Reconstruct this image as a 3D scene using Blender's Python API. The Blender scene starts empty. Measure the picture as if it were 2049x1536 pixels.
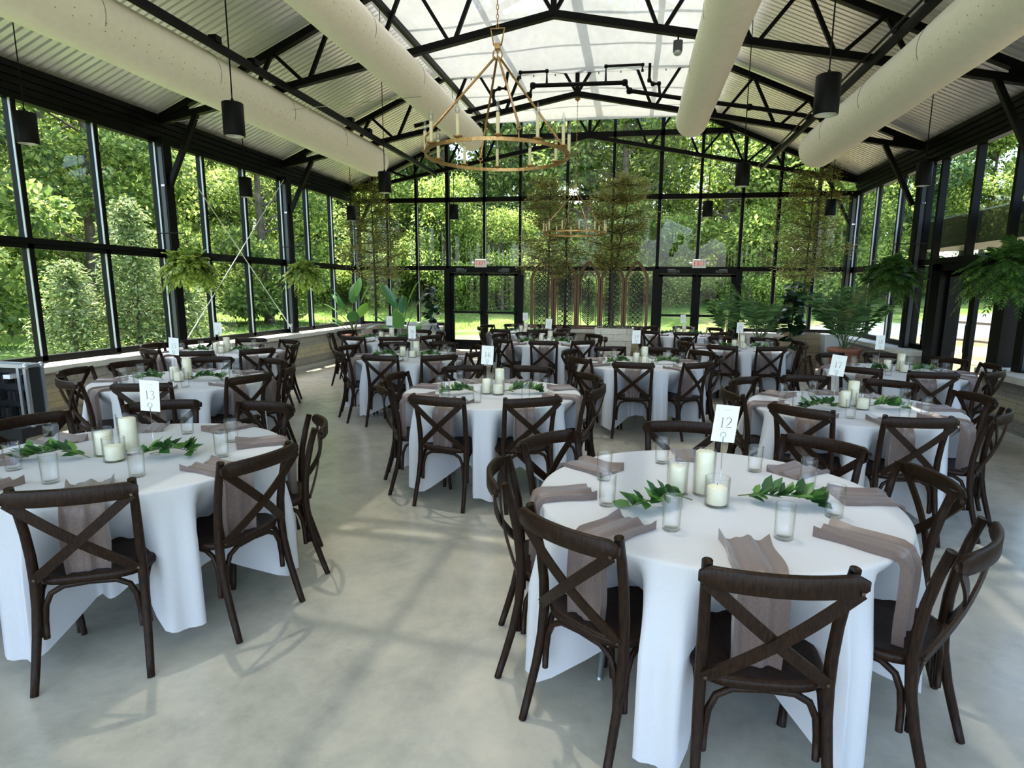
import bpy, math, random
import numpy as np
from mathutils import Vector, Matrix

S = bpy.context.scene
COL = S.collection
PI = math.pi
rnd = random.Random(7)
nrng = np.random.default_rng(11)

# ------------------------------------------------------------------ camera
FPX, PITCH, YAW, ROLL, CAMH = 1207.41, 0.1742, 0.1693, 0.0094, 1.65
f_ = Vector((-math.sin(YAW) * math.cos(PITCH), math.cos(YAW) * math.cos(PITCH), -math.sin(PITCH)))
r_ = Vector((math.cos(YAW), math.sin(YAW), 0))
u_ = r_.cross(f_)
r2 = r_ * math.cos(ROLL) + u_ * math.sin(ROLL)
u2 = u_ * math.cos(ROLL) - r_ * math.sin(ROLL)
cam = bpy.data.cameras.new('camera')
cam.sensor_width = 36.0
cam.lens = FPX * 36.0 / 2049.0
cam.shift_x = -34.57 / 2049.0
cam.shift_y = 22.41 / 2049.0
cam.clip_start = 0.05
cam.clip_end = 400
camo = bpy.data.objects.new('camera', cam)
M3 = Matrix((r2, u2, -f_)).transposed().to_4x4()
camo.matrix_world = Matrix.Translation((0, 0, CAMH)) @ M3
COL.objects.link(camo)
S.camera = camo

# ------------------------------------------------------------------ world, sun, exposure
W = bpy.data.worlds.new('world'); S.world = W; W.use_nodes = True
nt = W.node_tree; nt.nodes.clear()
sky = nt.nodes.new('ShaderNodeTexSky'); sky.sky_type = 'NISHITA'; sky.sun_disc = False
sky.sun_elevation = math.radians(66); sky.sun_rotation = math.radians(-60)
sky.air_density = 1.0; sky.dust_density = 2.5; sky.ozone_density = 1.0
bg = nt.nodes.new('ShaderNodeBackground'); bg.inputs['Strength'].default_value = 0.72
wo = nt.nodes.new('ShaderNodeOutputWorld')
nt.links.new(sky.outputs[0], bg.inputs[0]); nt.links.new(bg.outputs[0], wo.inputs[0])
sl = bpy.data.lights.new('sun', 'SUN'); sl.energy = 12.5; sl.angle = math.radians(0.8); sl.color = (1.0, 0.95, 0.86)
so = bpy.data.objects.new('sun', sl); COL.objects.link(so)
SUNDIR = Vector((-0.20, 0.24, 1.0)).normalized()
so.rotation_euler = SUNDIR.to_track_quat('Z', 'Y').to_euler()
so.location = SUNDIR * 40
vs = S.view_settings
vs.view_transform = 'Standard'; vs.look = 'None'; vs.gamma = 1.0; vs.use_curve_mapping = False
vs.exposure = 0.95
cy = S.cycles
cy.max_bounces = 8; cy.diffuse_bounces = 4; cy.glossy_bounces = 3; cy.transmission_bounces = 4
cy.transparent_max_bounces = 24; cy.caustics_reflective = False; cy.caustics_refractive = False
cy.sample_clamp_indirect = 4.0
cy.use_denoising = True
try: cy.denoiser = 'OPENIMAGEDENOISE'
except Exception: pass
cy.use_adaptive_sampling = True; cy.adaptive_threshold = 0.03

# ------------------------------------------------------------------ helpers
def V(*a): return Vector(a)

def tag(o, label=None, cat=None, group=None, kind=None):
    if label: o['label'] = label
    if cat: o['category'] = cat
    if group: o['group'] = group
    if kind: o['kind'] = kind
    return o

def thing(name, label, cat, loc=(0, 0, 0), rz=0.0, group=None):
    o = bpy.data.objects.new(name, None); COL.objects.link(o)
    o.location = loc; o.rotation_euler = (0, 0, rz); o.empty_display_size = 0.1
    return tag(o, label, cat, group)

def copy_obj(o, parent=None):
    c = o.copy(); COL.objects.link(c); c.parent = parent
    for ch in KIDS.get(o.name, []):
        copy_obj(ch, c)
    return c
KIDS = {}

def dup(root, loc, rz, label, group=None):
    c = copy_obj(root)
    c.location = loc; c.rotation_euler = (0, 0, rz); c['label'] = label
    if group: c['group'] = group
    return c

class MB:
    def __init__(s): s.v = []; s.f = []; s.m = []; s.sm = []
    def add(s, vs, fs, mat=0, smooth=False):
        n = len(s.v); s.v.extend([tuple(p) for p in vs])
        for q in fs:
            s.f.append(tuple(i + n for i in q)); s.m.append(mat); s.sm.append(smooth)
        return s
    def box(s, x0, x1, y0, y1, z0, z1, mat=0):
        P = [(x0, y0, z0), (x1, y0, z0), (x1, y1, z0), (x0, y1, z0), (x0, y0, z1), (x1, y0, z1), (x1, y1, z1), (x0, y1, z1)]
        return s.add(P, [(0, 3, 2, 1), (4, 5, 6, 7), (0, 1, 5, 4), (1, 2, 6, 5), (2, 3, 7, 6), (3, 0, 4, 7)], mat)
    def bbox(s, x0, x1, y0, y1, z0, z1, b=0.01, mat=0):
        """box with chamfered vertical and top edges"""
        prof = [(x0 + b, y0), (x1 - b, y0), (x1, y0 + b), (x1, y1 - b), (x1 - b, y1), (x0 + b, y1), (x0, y1 - b), (x0, y0 + b)]
        cx, cy_ = (x0 + x1) / 2, (y0 + y1) / 2
        def ring(z, d): return [(x + (d if x < cx else -d), y + (d if y < cy_ else -d), z) for x, y in prof]
        rings = [ring(z0, 0), ring(z1 - b, 0), ring(z1, b)]
        P = sum(rings, []); F = []
        for k in range(2):
            for i in range(8):
                j = (i + 1) % 8; F.append((k * 8 + i, k * 8 + j, k * 8 + 8 + j, k * 8 + 8 + i))
        F.append(tuple(range(16, 24))); F.append(tuple(reversed(range(0, 8))))
        return s.add(P, F, mat)
    def sweep(s, pts, prof, up=(0, 0, 1), scale=None, closed=False, caps=True, mat=0, smooth=True, fixed=False):
        pts = [Vector(p) for p in pts]; n = len(pts); m = len(prof); P = []
        up = Vector(up); prevu = None
        for i, p in enumerate(pts):
            a = pts[i - 1] if (i > 0 or closed) else p
            b = pts[(i + 1) % n] if (i < n - 1 or closed) else p
            t = (b - a).normalized()
            if prevu is None or fixed: u = up - t * up.dot(t)
            else: u = prevu - t * prevu.dot(t)
            if u.length < 1e-5:
                u = Vector((1, 0, 0)) - t * t.x
                if u.length < 1e-5: u = Vector((0, 1, 0))
            u.normalize(); prevu = u; w = t.cross(u)
            sc = scale[i] if scale is not None else 1.0
            sx, sy = (sc, sc) if not isinstance(sc, tuple) else sc
            for (a_, b_) in prof: P.append(p + w * (a_ * sx) + u * (b_ * sy))
        F = []
        for i in range(n if closed else n - 1):
            k = (i + 1) % n
            for j in range(m):
                l = (j + 1) % m; F.append((i * m + j, i * m + l, k * m + l, k * m + j))
        if caps and not closed:
            F.append(tuple(range(m))); F.append(tuple(reversed(range((n - 1) * m, n * m))))
        return s.add(P, F, mat, smooth)
    def tube(s, pts, r, n=8, closed=False, mat=0, smooth=True, caps=True):
        prof = [(math.cos(2 * PI * i / n), math.sin(2 * PI * i / n)) for i in range(n)]
        sc = [r] * len(pts) if not isinstance(r, (list, tuple)) else list(r)
        return s.sweep(pts, prof, (0.13, 0.31, 0.9), sc, closed, caps, mat, smooth)
    def beam(s, a, b, w, h=None, up=(0, 0, 1), mat=0):
        h = h or w
        pr = [(-w / 2, -h / 2), (w / 2, -h / 2), (w / 2, h / 2), (-w / 2, h / 2)]
        return s.sweep([a, b], pr, up, mat=mat, smooth=False)
    def lathe(s, prof, n=20, c=(0, 0, 0), mat=0, smooth=True, cap0=False, cap1=False):
        P = []
        for (r, z) in prof:
            for i in range(n):
                a = 2 * PI * i / n; P.append((c[0] + r * math.cos(a), c[1] + r * math.sin(a), c[2] + z))
        F = []
        for k in range(len(prof) - 1):
            for i in range(n):
                j = (i + 1) % n; F.append((k * n + i, k * n + j, (k + 1) * n + j, (k + 1) * n + i))
        if cap0: F.append(tuple(reversed(range(n))))
        if cap1: F.append(tuple(range((len(prof) - 1) * n, len(prof) * n)))
        return s.add(P, F, mat, smooth)
    def grid(s, rows, mat=0, smooth=True, closed=False):
        n = len(rows[0]); P = [p for r in rows for p in r]; F = []
        for i in range(len(rows) - 1):
            for j in range(n if closed else n - 1):
                k = (j + 1) % n; F.append((i * n + j, i * n + k, (i + 1) * n + k, (i + 1) * n + j))
        return s.add(P, F, mat, smooth)
    def xf(s, M):
        s.v = [tuple(M @ Vector(p)) for p in s.v]; return s
    def build(s, name, mats, parent=None, kind=None):
        me = bpy.data.meshes.new(name); me.from_pydata(s.v, [], s.f)
        if not isinstance(mats, (list, tuple)): mats = [mats]
        for m in mats: me.materials.append(m)
        me.polygons.foreach_set('material_index', s.m)
        me.polygons.foreach_set('use_smooth', s.sm)
        me.update()
        o = bpy.data.objects.new(name, me); COL.objects.link(o)
        if parent is not None:
            o.parent = parent; KIDS.setdefault(parent.name, []).append(o)
        if kind: o['kind'] = kind
        return o

# ------------------------------------------------------------------ materials
def newmat(name):
    m = bpy.data.materials.new(name); m.use_nodes = True
    n = m.node_tree; n.nodes.clear()
    out = n.nodes.new('ShaderNodeOutputMaterial')
    return m, n, out
def N(n, t, **k):
    x = n.nodes.new(t)
    for a, b in k.items(): setattr(x, a, b)
    return x
def ramp(n, fac, stops):
    r = N(n, 'ShaderNodeValToRGB'); e = r.color_ramp.elements
    while len(e) < len(stops): e.new(0.5)
    for el, (p, c) in zip(e, stops): el.position = p; el.color = (*c, 1)
    n.links.new(fac, r.inputs[0]); return r.outputs[0]
def pbr(name, c0, c1=None, rough=0.5, metal=0.0, scale=8.0, stretch=(1, 1, 1), bump=0.0, detail=4.0, spec=None, sheen=0.0, coord='Object', dist=0.0, transl=0.0, bscale=None, coat=0.0, rvar=0.0):
    m, n, out = newmat(name)
    b = N(n, 'ShaderNodeBsdfPrincipled'); b.inputs['Roughness'].default_value = rough; b.inputs['Metallic'].default_value = metal
    if spec is not None: b.inputs['Specular IOR Level'].default_value = spec
    if sheen: b.inputs['Sheen Weight'].default_value = sheen
    if coat: b.inputs['Coat Weight'].default_value = coat; b.inputs['Coat Roughness'].default_value = 0.12
    c1 = c1 or c0
    tc = N(n, 'ShaderNodeTexCoord'); mp = N(n, 'ShaderNodeMapping'); mp.inputs['Scale'].default_value = stretch
    n.links.new(tc.outputs[coord], mp.inputs[0])
    nz = N(n, 'ShaderNodeTexNoise'); nz.inputs['Scale'].default_value = scale; nz.inputs['Detail'].default_value = detail; nz.inputs['Distortion'].default_value = dist
    n.links.new(mp.outputs[0], nz.inputs['Vector'])
    col = ramp(n, nz.outputs[0], [(0.3, c0), (0.7, c1)])
    n.links.new(col, b.inputs['Base Color'])
    if rvar:
        mr = N(n, 'ShaderNodeMapRange'); mr.inputs['To Min'].default_value = rough - rvar; mr.inputs['To Max'].default_value = rough + rvar
        n.links.new(nz.outputs[0], mr.inputs[0]); n.links.new(mr.outputs[0], b.inputs['Roughness'])
    if bump:
        bp = N(n, 'ShaderNodeBump'); bp.inputs['Strength'].default_value = bump; bp.inputs['Distance'].default_value = 0.01
        src = nz
        if bscale:
            src = N(n, 'ShaderNodeTexNoise'); src.inputs['Scale'].default_value = bscale; src.inputs['Detail'].default_value = 3
            n.links.new(mp.outputs[0], src.inputs['Vector'])
        n.links.new(src.outputs[0], bp.inputs['Height']); n.links.new(bp.outputs[0], b.inputs['Normal'])
    if transl:
        t = N(n, 'ShaderNodeBsdfTranslucent'); mx = N(n, 'ShaderNodeMixShader'); mx.inputs[0].default_value = transl
        n.links.new(col, t.inputs[0]); n.links.new(b.outputs[0], mx.inputs[1]); n.links.new(t.outputs[0], mx.inputs[2]); n.links.new(mx.outputs[0], out.inputs[0])
    else: n.links.new(b.outputs[0], out.inputs[0])
    return m
def leafmat(name, stops, transl=0.35, rough=0.5, spec=0.3):
    """colour differs leaf by leaf"""
    m, n, out = newmat(name)
    g = N(n, 'ShaderNodeNewGeometry')
    col = ramp(n, g.outputs['Random Per Island'], stops)
    b = N(n, 'ShaderNodeBsdfPrincipled'); b.inputs['Roughness'].default_value = rough; b.inputs['Specular IOR Level'].default_value = spec
    t = N(n, 'ShaderNodeBsdfTranslucent'); mx = N(n, 'ShaderNodeMixShader'); mx.inputs[0].default_value = transl
    hs = N(n, 'ShaderNodeHueSaturation'); hs.inputs['Value'].default_value = 1.5; hs.inputs['Hue'].default_value = 0.485
    n.links.new(col, b.inputs['Base Color']); n.links.new(col, hs.inputs['Color']); n.links.new(hs.outputs[0], t.inputs[0])
    n.links.new(b.outputs[0], mx.inputs[1]); n.links.new(t.outputs[0], mx.inputs[2]); n.links.new(mx.outputs[0], out.inputs[0])
    return m
def thinglass(name, tint=(1, 1, 1), ior=1.5, edge=(0.8, 0.85, 0.83), refl=1.0):
    m, n, out = newmat(name)
    lw = N(n, 'ShaderNodeLayerWeight'); lw.inputs[0].default_value = 0.5
    pw = N(n, 'ShaderNodeMath', operation='POWER'); pw.inputs[1].default_value = 5.0; n.links.new(lw.outputs['Facing'], pw.inputs[0])
    f0 = ((ior - 1) / (ior + 1)) ** 2
    fr = N(n, 'ShaderNodeMath', operation='MULTIPLY_ADD'); fr.inputs[1].default_value = 1 - f0; fr.inputs[2].default_value = f0; n.links.new(pw.outputs[0], fr.inputs[0])
    p3 = N(n, 'ShaderNodeMath', operation='POWER'); p3.inputs[1].default_value = 3.0; n.links.new(lw.outputs['Facing'], p3.inputs[0])
    mc = N(n, 'ShaderNodeMix', data_type='RGBA'); mc.inputs[6].default_value = (*tint, 1); mc.inputs[7].default_value = (*edge, 1)
    n.links.new(p3.outputs[0], mc.inputs[0])
    tr = N(n, 'ShaderNodeBsdfTransparent'); n.links.new(mc.outputs[2], tr.inputs[0])
    gl = N(n, 'ShaderNodeBsdfGlossy'); gl.inputs['Roughness'].default_value = 0.0; gl.inputs[0].default_value = (1, 1, 1, 1)
    mt = N(n, 'ShaderNodeMath', operation='MULTIPLY'); mt.inputs[1].default_value = refl
    n.links.new(fr.outputs[0], mt.inputs[0])
    mx = N(n, 'ShaderNodeMixShader'); n.links.new(mt.outputs[0], mx.inputs[0]); n.links.new(tr.outputs[0], mx.inputs[1]); n.links.new(gl.outputs[0], mx.inputs[2])
    n.links.new(mx.outputs[0], out.inputs[0]); return m
def emit(name, c, s):
    m, n, out = newmat(name); e = N(n, 'ShaderNodeEmission'); e.inputs[0].default_value = (*c, 1); e.inputs[1].default_value = s
    n.links.new(e.outputs[0], out.inputs[0]); return m

WOOD = pbr('dark_stained_wood', (0.008, 0.0036, 0.0019), (0.028, 0.013, 0.0064), rough=0.42, scale=30, stretch=(6, 1.2, 1.2), bump=0.12, spec=0.16)
WOODV = pbr('dark_stained_wood_upright', (0.008, 0.0036, 0.0019), (0.028, 0.013, 0.0064), rough=0.42, scale=30, stretch=(5, 5, 0.7), bump=0.12, spec=0.16)
BOLT = pbr('bronze_bolt', (0.12, 0.09, 0.06), rough=0.35, metal=0.9)
LINEN = pbr('white_linen', (0.64, 0.625, 0.632), (0.69, 0.675, 0.682), rough=0.85, scale=260, bump=0.10, sheen=0.15, transl=0.12, detail=2)
TAUPE = pbr('taupe_satin', (0.135, 0.089, 0.074), (0.195, 0.136, 0.116), rough=0.40, scale=90, stretch=(1, 6, 1), bump=0.05, sheen=0.3)
STEELG = pbr('grey_table_steel', (0.30, 0.33, 0.33), rough=0.35, metal=0.8)
PLY = pbr('plywood_top', (0.4, 0.3, 0.18), (0.5, 0.38, 0.25), rough=0.6, scale=12)
GLASS = thinglass('drinking_glass', (0.995, 0.995, 0.99), 1.42, (0.58, 0.60, 0.58), 0.8)
PANE = thinglass('window_glass', (0.93, 0.96, 0.94), 1.45, (0.80, 0.86, 0.83), 0.9)
WAX = pbr('ivory_wax', (0.90, 0.82, 0.60), (0.93, 0.87, 0.68), rough=0.5, scale=60, transl=0.1)
WICK = pbr('wick', (0.05, 0.04, 0.035), rough=0.9)
PAPER = pbr('card_paper', (0.84, 0.83, 0.79), rough=0.7)
INK = pbr('black_ink', (0.03, 0.03, 0.035), rough=0.6)
FAINT = pbr('grey_ink', (0.45, 0.43, 0.40), rough=0.6)
WIRE = pbr('steel_wire', (0.55, 0.55, 0.55), rough=0.25, metal=1.0)
SPRIG = leafmat('sprig_leaf', [(0.0, (0.02, 0.06, 0.02)), (0.5, (0.04, 0.13, 0.03)), (1.0, (0.13, 0.30, 0.05))], 0.2, 0.35, 0.5)
STEM = pbr('green_stem', (0.10, 0.12, 0.04), rough=0.6)
BLACK = pbr('black_painted_steel', (0.003, 0.003, 0.003), (0.006, 0.006, 0.006), rough=0.45, scale=5, spec=0.08)
BLACKM = pbr('black_frame_aluminium', (0.003, 0.003, 0.003), (0.005, 0.005, 0.005), rough=0.4, scale=4, spec=0.10)
GREYP = pbr('grey_column_face', (0.03, 0.034, 0.034), rough=0.45)
SILVER = pbr('gasket_silver', (0.40, 0.42, 0.43), rough=0.45, metal=0.4)
DECK = pbr('white_corrugated_steel', (0.80, 0.77, 0.79), (0.90, 0.87, 0.88), rough=0.34, metal=0.25, scale=1.2, stretch=(1, 8, 1))
DUCT = pbr('cream_duct_fabric', (0.84, 0.78, 0.68), (0.88, 0.83, 0.73), rough=0.8, scale=14, bump=0.15, bscale=6)
DUCTD = pbr('duct_seam', (0.22, 0.21, 0.18), rough=0.9)
BRASS = pbr('aged_brass', (0.30, 0.165, 0.065), (0.48, 0.29, 0.12), rough=0.35, metal=0.9, scale=40)
SLEEVE = pbr('cream_candle_sleeve', (0.62, 0.55, 0.34), rough=0.5)
BULB = thinglass('flame_bulb', (0.85, 0.86, 0.86), 1.8, (0.25, 0.28, 0.28))
TERRA = pbr('terracotta', (0.28, 0.10, 0.06), (0.36, 0.15, 0.09), rough=0.8, scale=10)
SOIL = pbr('potting_soil', (0.03, 0.022, 0.015), rough=1.0, scale=60, bump=0.5)
REDS = emit('exit_red', (0.75, 0.03, 0.03), 0.55)
SIGNW = pbr('white_plastic', (0.78, 0.78, 0.76), rough=0.4)
GREYPOT = pbr('grey_black_pot', (0.02, 0.02, 0.02), rough=0.6)
ALU = pbr('case_aluminium', (0.50, 0.54, 0.60), rough=0.3, metal=0.85)
ABS = pbr('black_case_panel', (0.008, 0.010, 0.012), rough=0.5)
FOAM = pbr('black_foam', (0.006, 0.006, 0.007), rough=1.0)
SCREENW = pbr('screen_frame_wood', (0.085, 0.038, 0.013), (0.17, 0.080, 0.028), rough=0.5, scale=18, stretch=(3, 3, 0.5))
LATT = pbr('dark_lattice', (0.018, 0.017, 0.012), rough=0.6)
BARK = pbr('bark', (0.05, 0.038, 0.026), (0.14, 0.11, 0.08), rough=0.95, scale=10, stretch=(1, 1, 0.25), bump=0.6)
BARKI = pbr('slender_tree_bark', (0.035, 0.026, 0.018), (0.07, 0.055, 0.04), rough=0.9, scale=20)
COPPER = pbr('canopy_metal', (0.022, 0.030, 0.030), rough=0.45, metal=0.3)
RAILM = pbr('weathered_rail', (0.07, 0.05, 0.035), rough=0.6)

def floor_mat():
    m, n, out = newmat('polished_concrete')
    b = N(n, 'ShaderNodeBsdfPrincipled'); tc = N(n, 'ShaderNodeTexCoord')
    a = N(n, 'ShaderNodeTexNoise'); a.inputs['Scale'].default_value = 0.9; a.inputs['Detail'].default_value = 8; a.inputs['Roughness'].default_value = 0.62; a.inputs['Distortion'].default_value = 0.7
    c = N(n, 'ShaderNodeTexNoise'); c.inputs['Scale'].default_value = 6.0; c.inputs['Detail'].default_value = 10; c.inputs['Roughness'].default_value = 0.7
    v = N(n, 'ShaderNodeTexVoronoi'); v.feature = 'DISTANCE_TO_EDGE'; v.inputs['Scale'].default_value = 0.9
    wv = N(n, 'ShaderNodeVectorMath', operation='ADD')
    n.links.new(tc.outputs['Object'], a.inputs['Vector']); n.links.new(tc.outputs['Object'], c.inputs['Vector'])
    n.links.new(tc.outputs['Object'], wv.inputs[0])
    sc = N(n, 'ShaderNodeVectorMath', operation='SCALE'); sc.inputs['Scale'].default_value = 0.5
    n.links.new(c.outputs['Color'], sc.inputs[0]); n.links.new(sc.outputs[0], wv.inputs[1]); n.links.new(wv.outputs[0], v.inputs['Vector'])
    mix = N(n, 'ShaderNodeMath', operation='MULTIPLY_ADD'); mix.inputs[1].default_value = 0.35
    n.links.new(c.outputs[0], mix.inputs[0]); mm = N(n, 'ShaderNodeMath', operation='MULTIPLY'); mm.inputs[1].default_value = 0.65
    n.links.new(a.outputs[0], mm.inputs[0]); n.links.new(mm.outputs[0], mix.inputs[2])
    col = ramp(n, mix.outputs[0], [(0.36, (0.31, 0.295, 0.245)), (0.5, (0.43, 0.40, 0.325)), (0.64, (0.54, 0.48, 0.38))])
    crack = ramp(n, v.outputs['Distance'], [(0.0, (0.93, 0.93, 0.93)), (0.012, (1, 1, 1))])
    mul = N(n, 'ShaderNodeMix', data_type='RGBA', blend_type='MULTIPLY'); mul.inputs[0].default_value = 1.0
    n.links.new(col, mul.inputs[6]); n.links.new(crack, mul.inputs[7])
    n.links.new(mul.outputs[2], b.inputs['Base Color'])
    mr = N(n, 'ShaderNodeMapRange'); mr.inputs['To Min'].default_value = 0.13; mr.inputs['To Max'].default_value = 0.30
    n.links.new(c.outputs[0], mr.inputs[0]); n.links.new(mr.outputs[0], b.inputs['Roughness'])
    b.inputs['Specular IOR Level'].default_value = 0.5
    n.links.new(b.outputs[0], out.inputs[0]); return m
FLOORM = floor_mat()

def block_mat():
    m, n, out = newmat('limestone_block')
    b = N(n, 'ShaderNodeBsdfPrincipled'); b.inputs['Roughness'].default_value = 0.85
    tc = N(n, 'ShaderNodeTexCoord'); sx = N(n, 'ShaderNodeSeparateXYZ'); n.links.new(tc.outputs['Object'], sx.inputs[0])
    ad = N(n, 'ShaderNodeMath', operation='ADD'); n.links.new(sx.outputs[0], ad.inputs[0]); n.links.new(sx.outputs[1], ad.inputs[1])
    cb = N(n, 'ShaderNodeCombineXYZ'); n.links.new(ad.outputs[0], cb.inputs[0]); n.links.new(sx.outputs[2], cb.inputs[1])
    br = N(n, 'ShaderNodeTexBrick'); br.inputs['Scale'].default_value = 1.0
    br.inputs['Brick Width'].default_value = 0.41; br.inputs['Row Height'].default_value = 0.105; br.inputs['Mortar Size'].default_value = 0.005
    br.inputs['Color1'].default_value = (0.30, 0.28, 0.24, 1); br.inputs['Color2'].default_value = (0.36, 0.33, 0.26, 1); br.inputs['Mortar'].default_value = (0.20, 0.19, 0.17, 1)
    n.links.new(cb.outputs[0], br.inputs['Vector'])
    band = ramp(n, sx.outputs[2], [(0.0, (0.82, 0.82, 0.84)), (0.24, (0.82, 0.82, 0.84)), (0.245, (1.25, 1.18, 0.95)), (0.45, (1.25, 1.18, 0.95)), (0.455, (0.9, 0.9, 0.93)), (1.0, (0.9, 0.9, 0.93))])
    for x in n.nodes:
        if x.type == 'VALTORGB': x.color_ramp.interpolation = 'CONSTANT'
    mu = N(n, 'ShaderNodeMix', data_type='RGBA', blend_type='MULTIPLY'); mu.inputs[0].default_value = 1.0
    n.links.new(br.outputs[0], mu.inputs[6]); n.links.new(band, mu.inputs[7])
    nz = N(n, 'ShaderNodeTexNoise'); nz.inputs['Scale'].default_value = 25; nz.inputs['Detail'].default_value = 6
    n.links.new(tc.outputs['Object'], nz.inputs['Vector'])
    v = ramp(n, nz.outputs[0], [(0.3, (0.85, 0.85, 0.85)), (0.7, (1.1, 1.1, 1.1))])
    mu2 = N(n, 'ShaderNodeMix', data_type='RGBA', blend_type='MULTIPLY'); mu2.inputs[0].default_value = 1.0
    n.links.new(mu.outputs[2], mu2.inputs[6]); n.links.new(v, mu2.inputs[7]); n.links.new(mu2.outputs[2], b.inputs['Base Color'])
    bp = N(n, 'ShaderNodeBump'); bp.inputs['Strength'].default_value = 0.5; bp.inputs['Distance'].default_value = 0.01
    n.links.new(br.outputs['Fac'], bp.inputs['Height']); bp.invert = True; n.links.new(bp.outputs[0], b.inputs['Normal'])
    n.links.new(b.outputs[0], out.inputs[0]); return m
BLOCK = block_mat()
SILLM = pbr('limestone_sill', (0.50, 0.48, 0.41), (0.60, 0.57, 0.49), rough=0.7, scale=6)
CURB = pbr('concrete_curb', (0.42, 0.41, 0.36), (0.50, 0.48, 0.42), rough=0.6, scale=5)

def plank_mat(name, c0, c1, row=0.14, vertical=False):
    m, n, out = newmat(name)
    b = N(n, 'ShaderNodeBsdfPrincipled'); b.inputs['Roughness'].default_value = 0.75
    tc = N(n, 'ShaderNodeTexCoord'); sx = N(n, 'ShaderNodeSeparateXYZ'); n.links.new(tc.outputs['Object'], sx.inputs[0])
    ad = N(n, 'ShaderNodeMath', operation='ADD'); n.links.new(sx.outputs[0], ad.inputs[0]); n.links.new(sx.outputs[1], ad.inputs[1])
    cb = N(n, 'ShaderNodeCombineXYZ'); n.links.new(ad.outputs[0], cb.inputs[0]); n.links.new(sx.outputs[2], cb.inputs[1])
    br = N(n, 'ShaderNodeTexBrick'); br.inputs['Scale'].default_value = 1.0
    br.inputs['Brick Width'].default_value = 0.55; br.inputs['Row Height'].default_value = row; br.inputs['Mortar Size'].default_value = 0.004
    br.inputs['Color1'].default_value = (*c0, 1); br.inputs['Color2'].default_value = (*c1, 1); br.inputs['Mortar'].default_value = (c0[0] * 0.4, c0[1] * 0.4, c0[2] * 0.4, 1)
    n.links.new(cb.outputs[0], br.inputs['Vector'])
    nz = N(n, 'ShaderNodeTexNoise'); nz.inputs['Scale'].default_value = 14; nz.inputs['Detail'].default_value = 6
    mp = N(n, 'ShaderNodeMapping'); mp.inputs['Scale'].default_value = (1, 1, 8); n.links.new(tc.outputs['Object'], mp.inputs[0]); n.links.new(mp.outputs[0], nz.inputs['Vector'])
    v = ramp(n, nz.outputs[0], [(0.3, (0.75, 0.74, 0.72)), (0.7, (1.1, 1.1, 1.1))])
    mu2 = N(n, 'ShaderNodeMix', data_type='RGBA', blend_type='MULTIPLY'); mu2.inputs[0].default_value = 1.0
    n.links.new(br.outputs[0], mu2.inputs[6]); n.links.new(v, mu2.inputs[7]); n.links.new(mu2.outputs[2], b.inputs['Base Color'])
    n.links.new(b.outputs[0], out.inputs[0]); return m
WHITEP = plank_mat('whitewashed_planks', (0.74, 0.68, 0.56), (0.82, 0.76, 0.64))
TANP = plank_mat('tan_planks', (0.30, 0.22, 0.13), (0.36, 0.27, 0.17))
WHITEPOT = pbr('pale_stone_pot', (0.50, 0.50, 0.46), (0.56, 0.55, 0.5), rough=0.6)

def cloth_mat():
    m, n, out = newmat('white_shade_fabric')
    tc = N(n, 'ShaderNodeTexCoord'); mp = N(n, 'ShaderNodeMapping'); mp.inputs['Scale'].default_value = (3, 1, 1)
    n.links.new(tc.outputs['Object'], mp.inputs[0])
    nz = N(n, 'ShaderNodeTexNoise'); nz.inputs['Scale'].default_value = 3; nz.inputs['Detail'].default_value = 6; n.links.new(mp.outputs[0], nz.inputs['Vector'])
    col = ramp(n, nz.outputs[0], [(0.3, (0.78, 0.78, 0.76)), (0.7, (0.87, 0.87, 0.85))])
    d = N(n, 'ShaderNodeBsdfDiffuse'); t = N(n, 'ShaderNodeBsdfTranslucent'); tr = N(n, 'ShaderNodeBsdfTransparent')
    n.links.new(col, d.inputs[0]); n.links.new(col, t.inputs[0]); tr.inputs[0].default_value = (1, 1, 1, 1)
    a = N(n, 'ShaderNodeMixShader'); a.inputs[0].default_value = 0.08
    b = N(n, 'ShaderNodeMixShader'); b.inputs[0].default_value = 0.04
    n.links.new(d.outputs[0], a.inputs[1]); n.links.new(t.outputs[0], a.inputs[2])
    n.links.new(a.outputs[0], b.inputs[1]); n.links.new(tr.outputs[0], b.inputs[2]); n.links.new(b.outputs[0], out.inputs[0])
    return m
SHADE = cloth_mat()

# ------------------------------------------------------------------ room dimensions
XL, XR, YB, XC = -6.91, 4.646, 14.47, -1.13
YN = -4.45                     # near end of the building
SILLZ, RAILZ, EAVE = 0.755, 2.13, 3.67
RIDGE = 6.53
def roofz(x): return RIDGE - 0.43 * abs(x - XC)
def chordz(x): return 5.02 - 0.188 * abs(x - XC)
DOORS = [(-4.50, -2.72), (0.48, 2.27)]

# floor
MB().box(XL - 0.1, XR + 0.1, YN, YB + 0.05, -0.2, 0.0).build('floor', FLOORM, kind='structure')

def low_wall(name, x0, x1, y0, y1):
    MB().box(x0, x1, y0, y1, 0.07, 0.66).build(name, BLOCK, kind='structure')
low_wall('wall_left', XL - 0.1, XL + 0.33, YN, YB)
low_wall('wall_right', XR - 0.33, XR + 0.1, 10.45, YB)
low_wall('wall_right_near', XR - 0.33, XR + 0.1, YN, 8.35)
segs = [(XL + 0.33, DOORS[0][0] - 0.12), (DOORS[0][1] + 0.12, DOORS[1][0] - 0.12), (DOORS[1][1] + 0.12, XR - 0.33)]
for i, (a, b) in enumerate(segs):
    low_wall('wall_back' if i == 0 else 'wall_back.%03d' % i, a, b, YB - 0.33, YB + 0.1)
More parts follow.
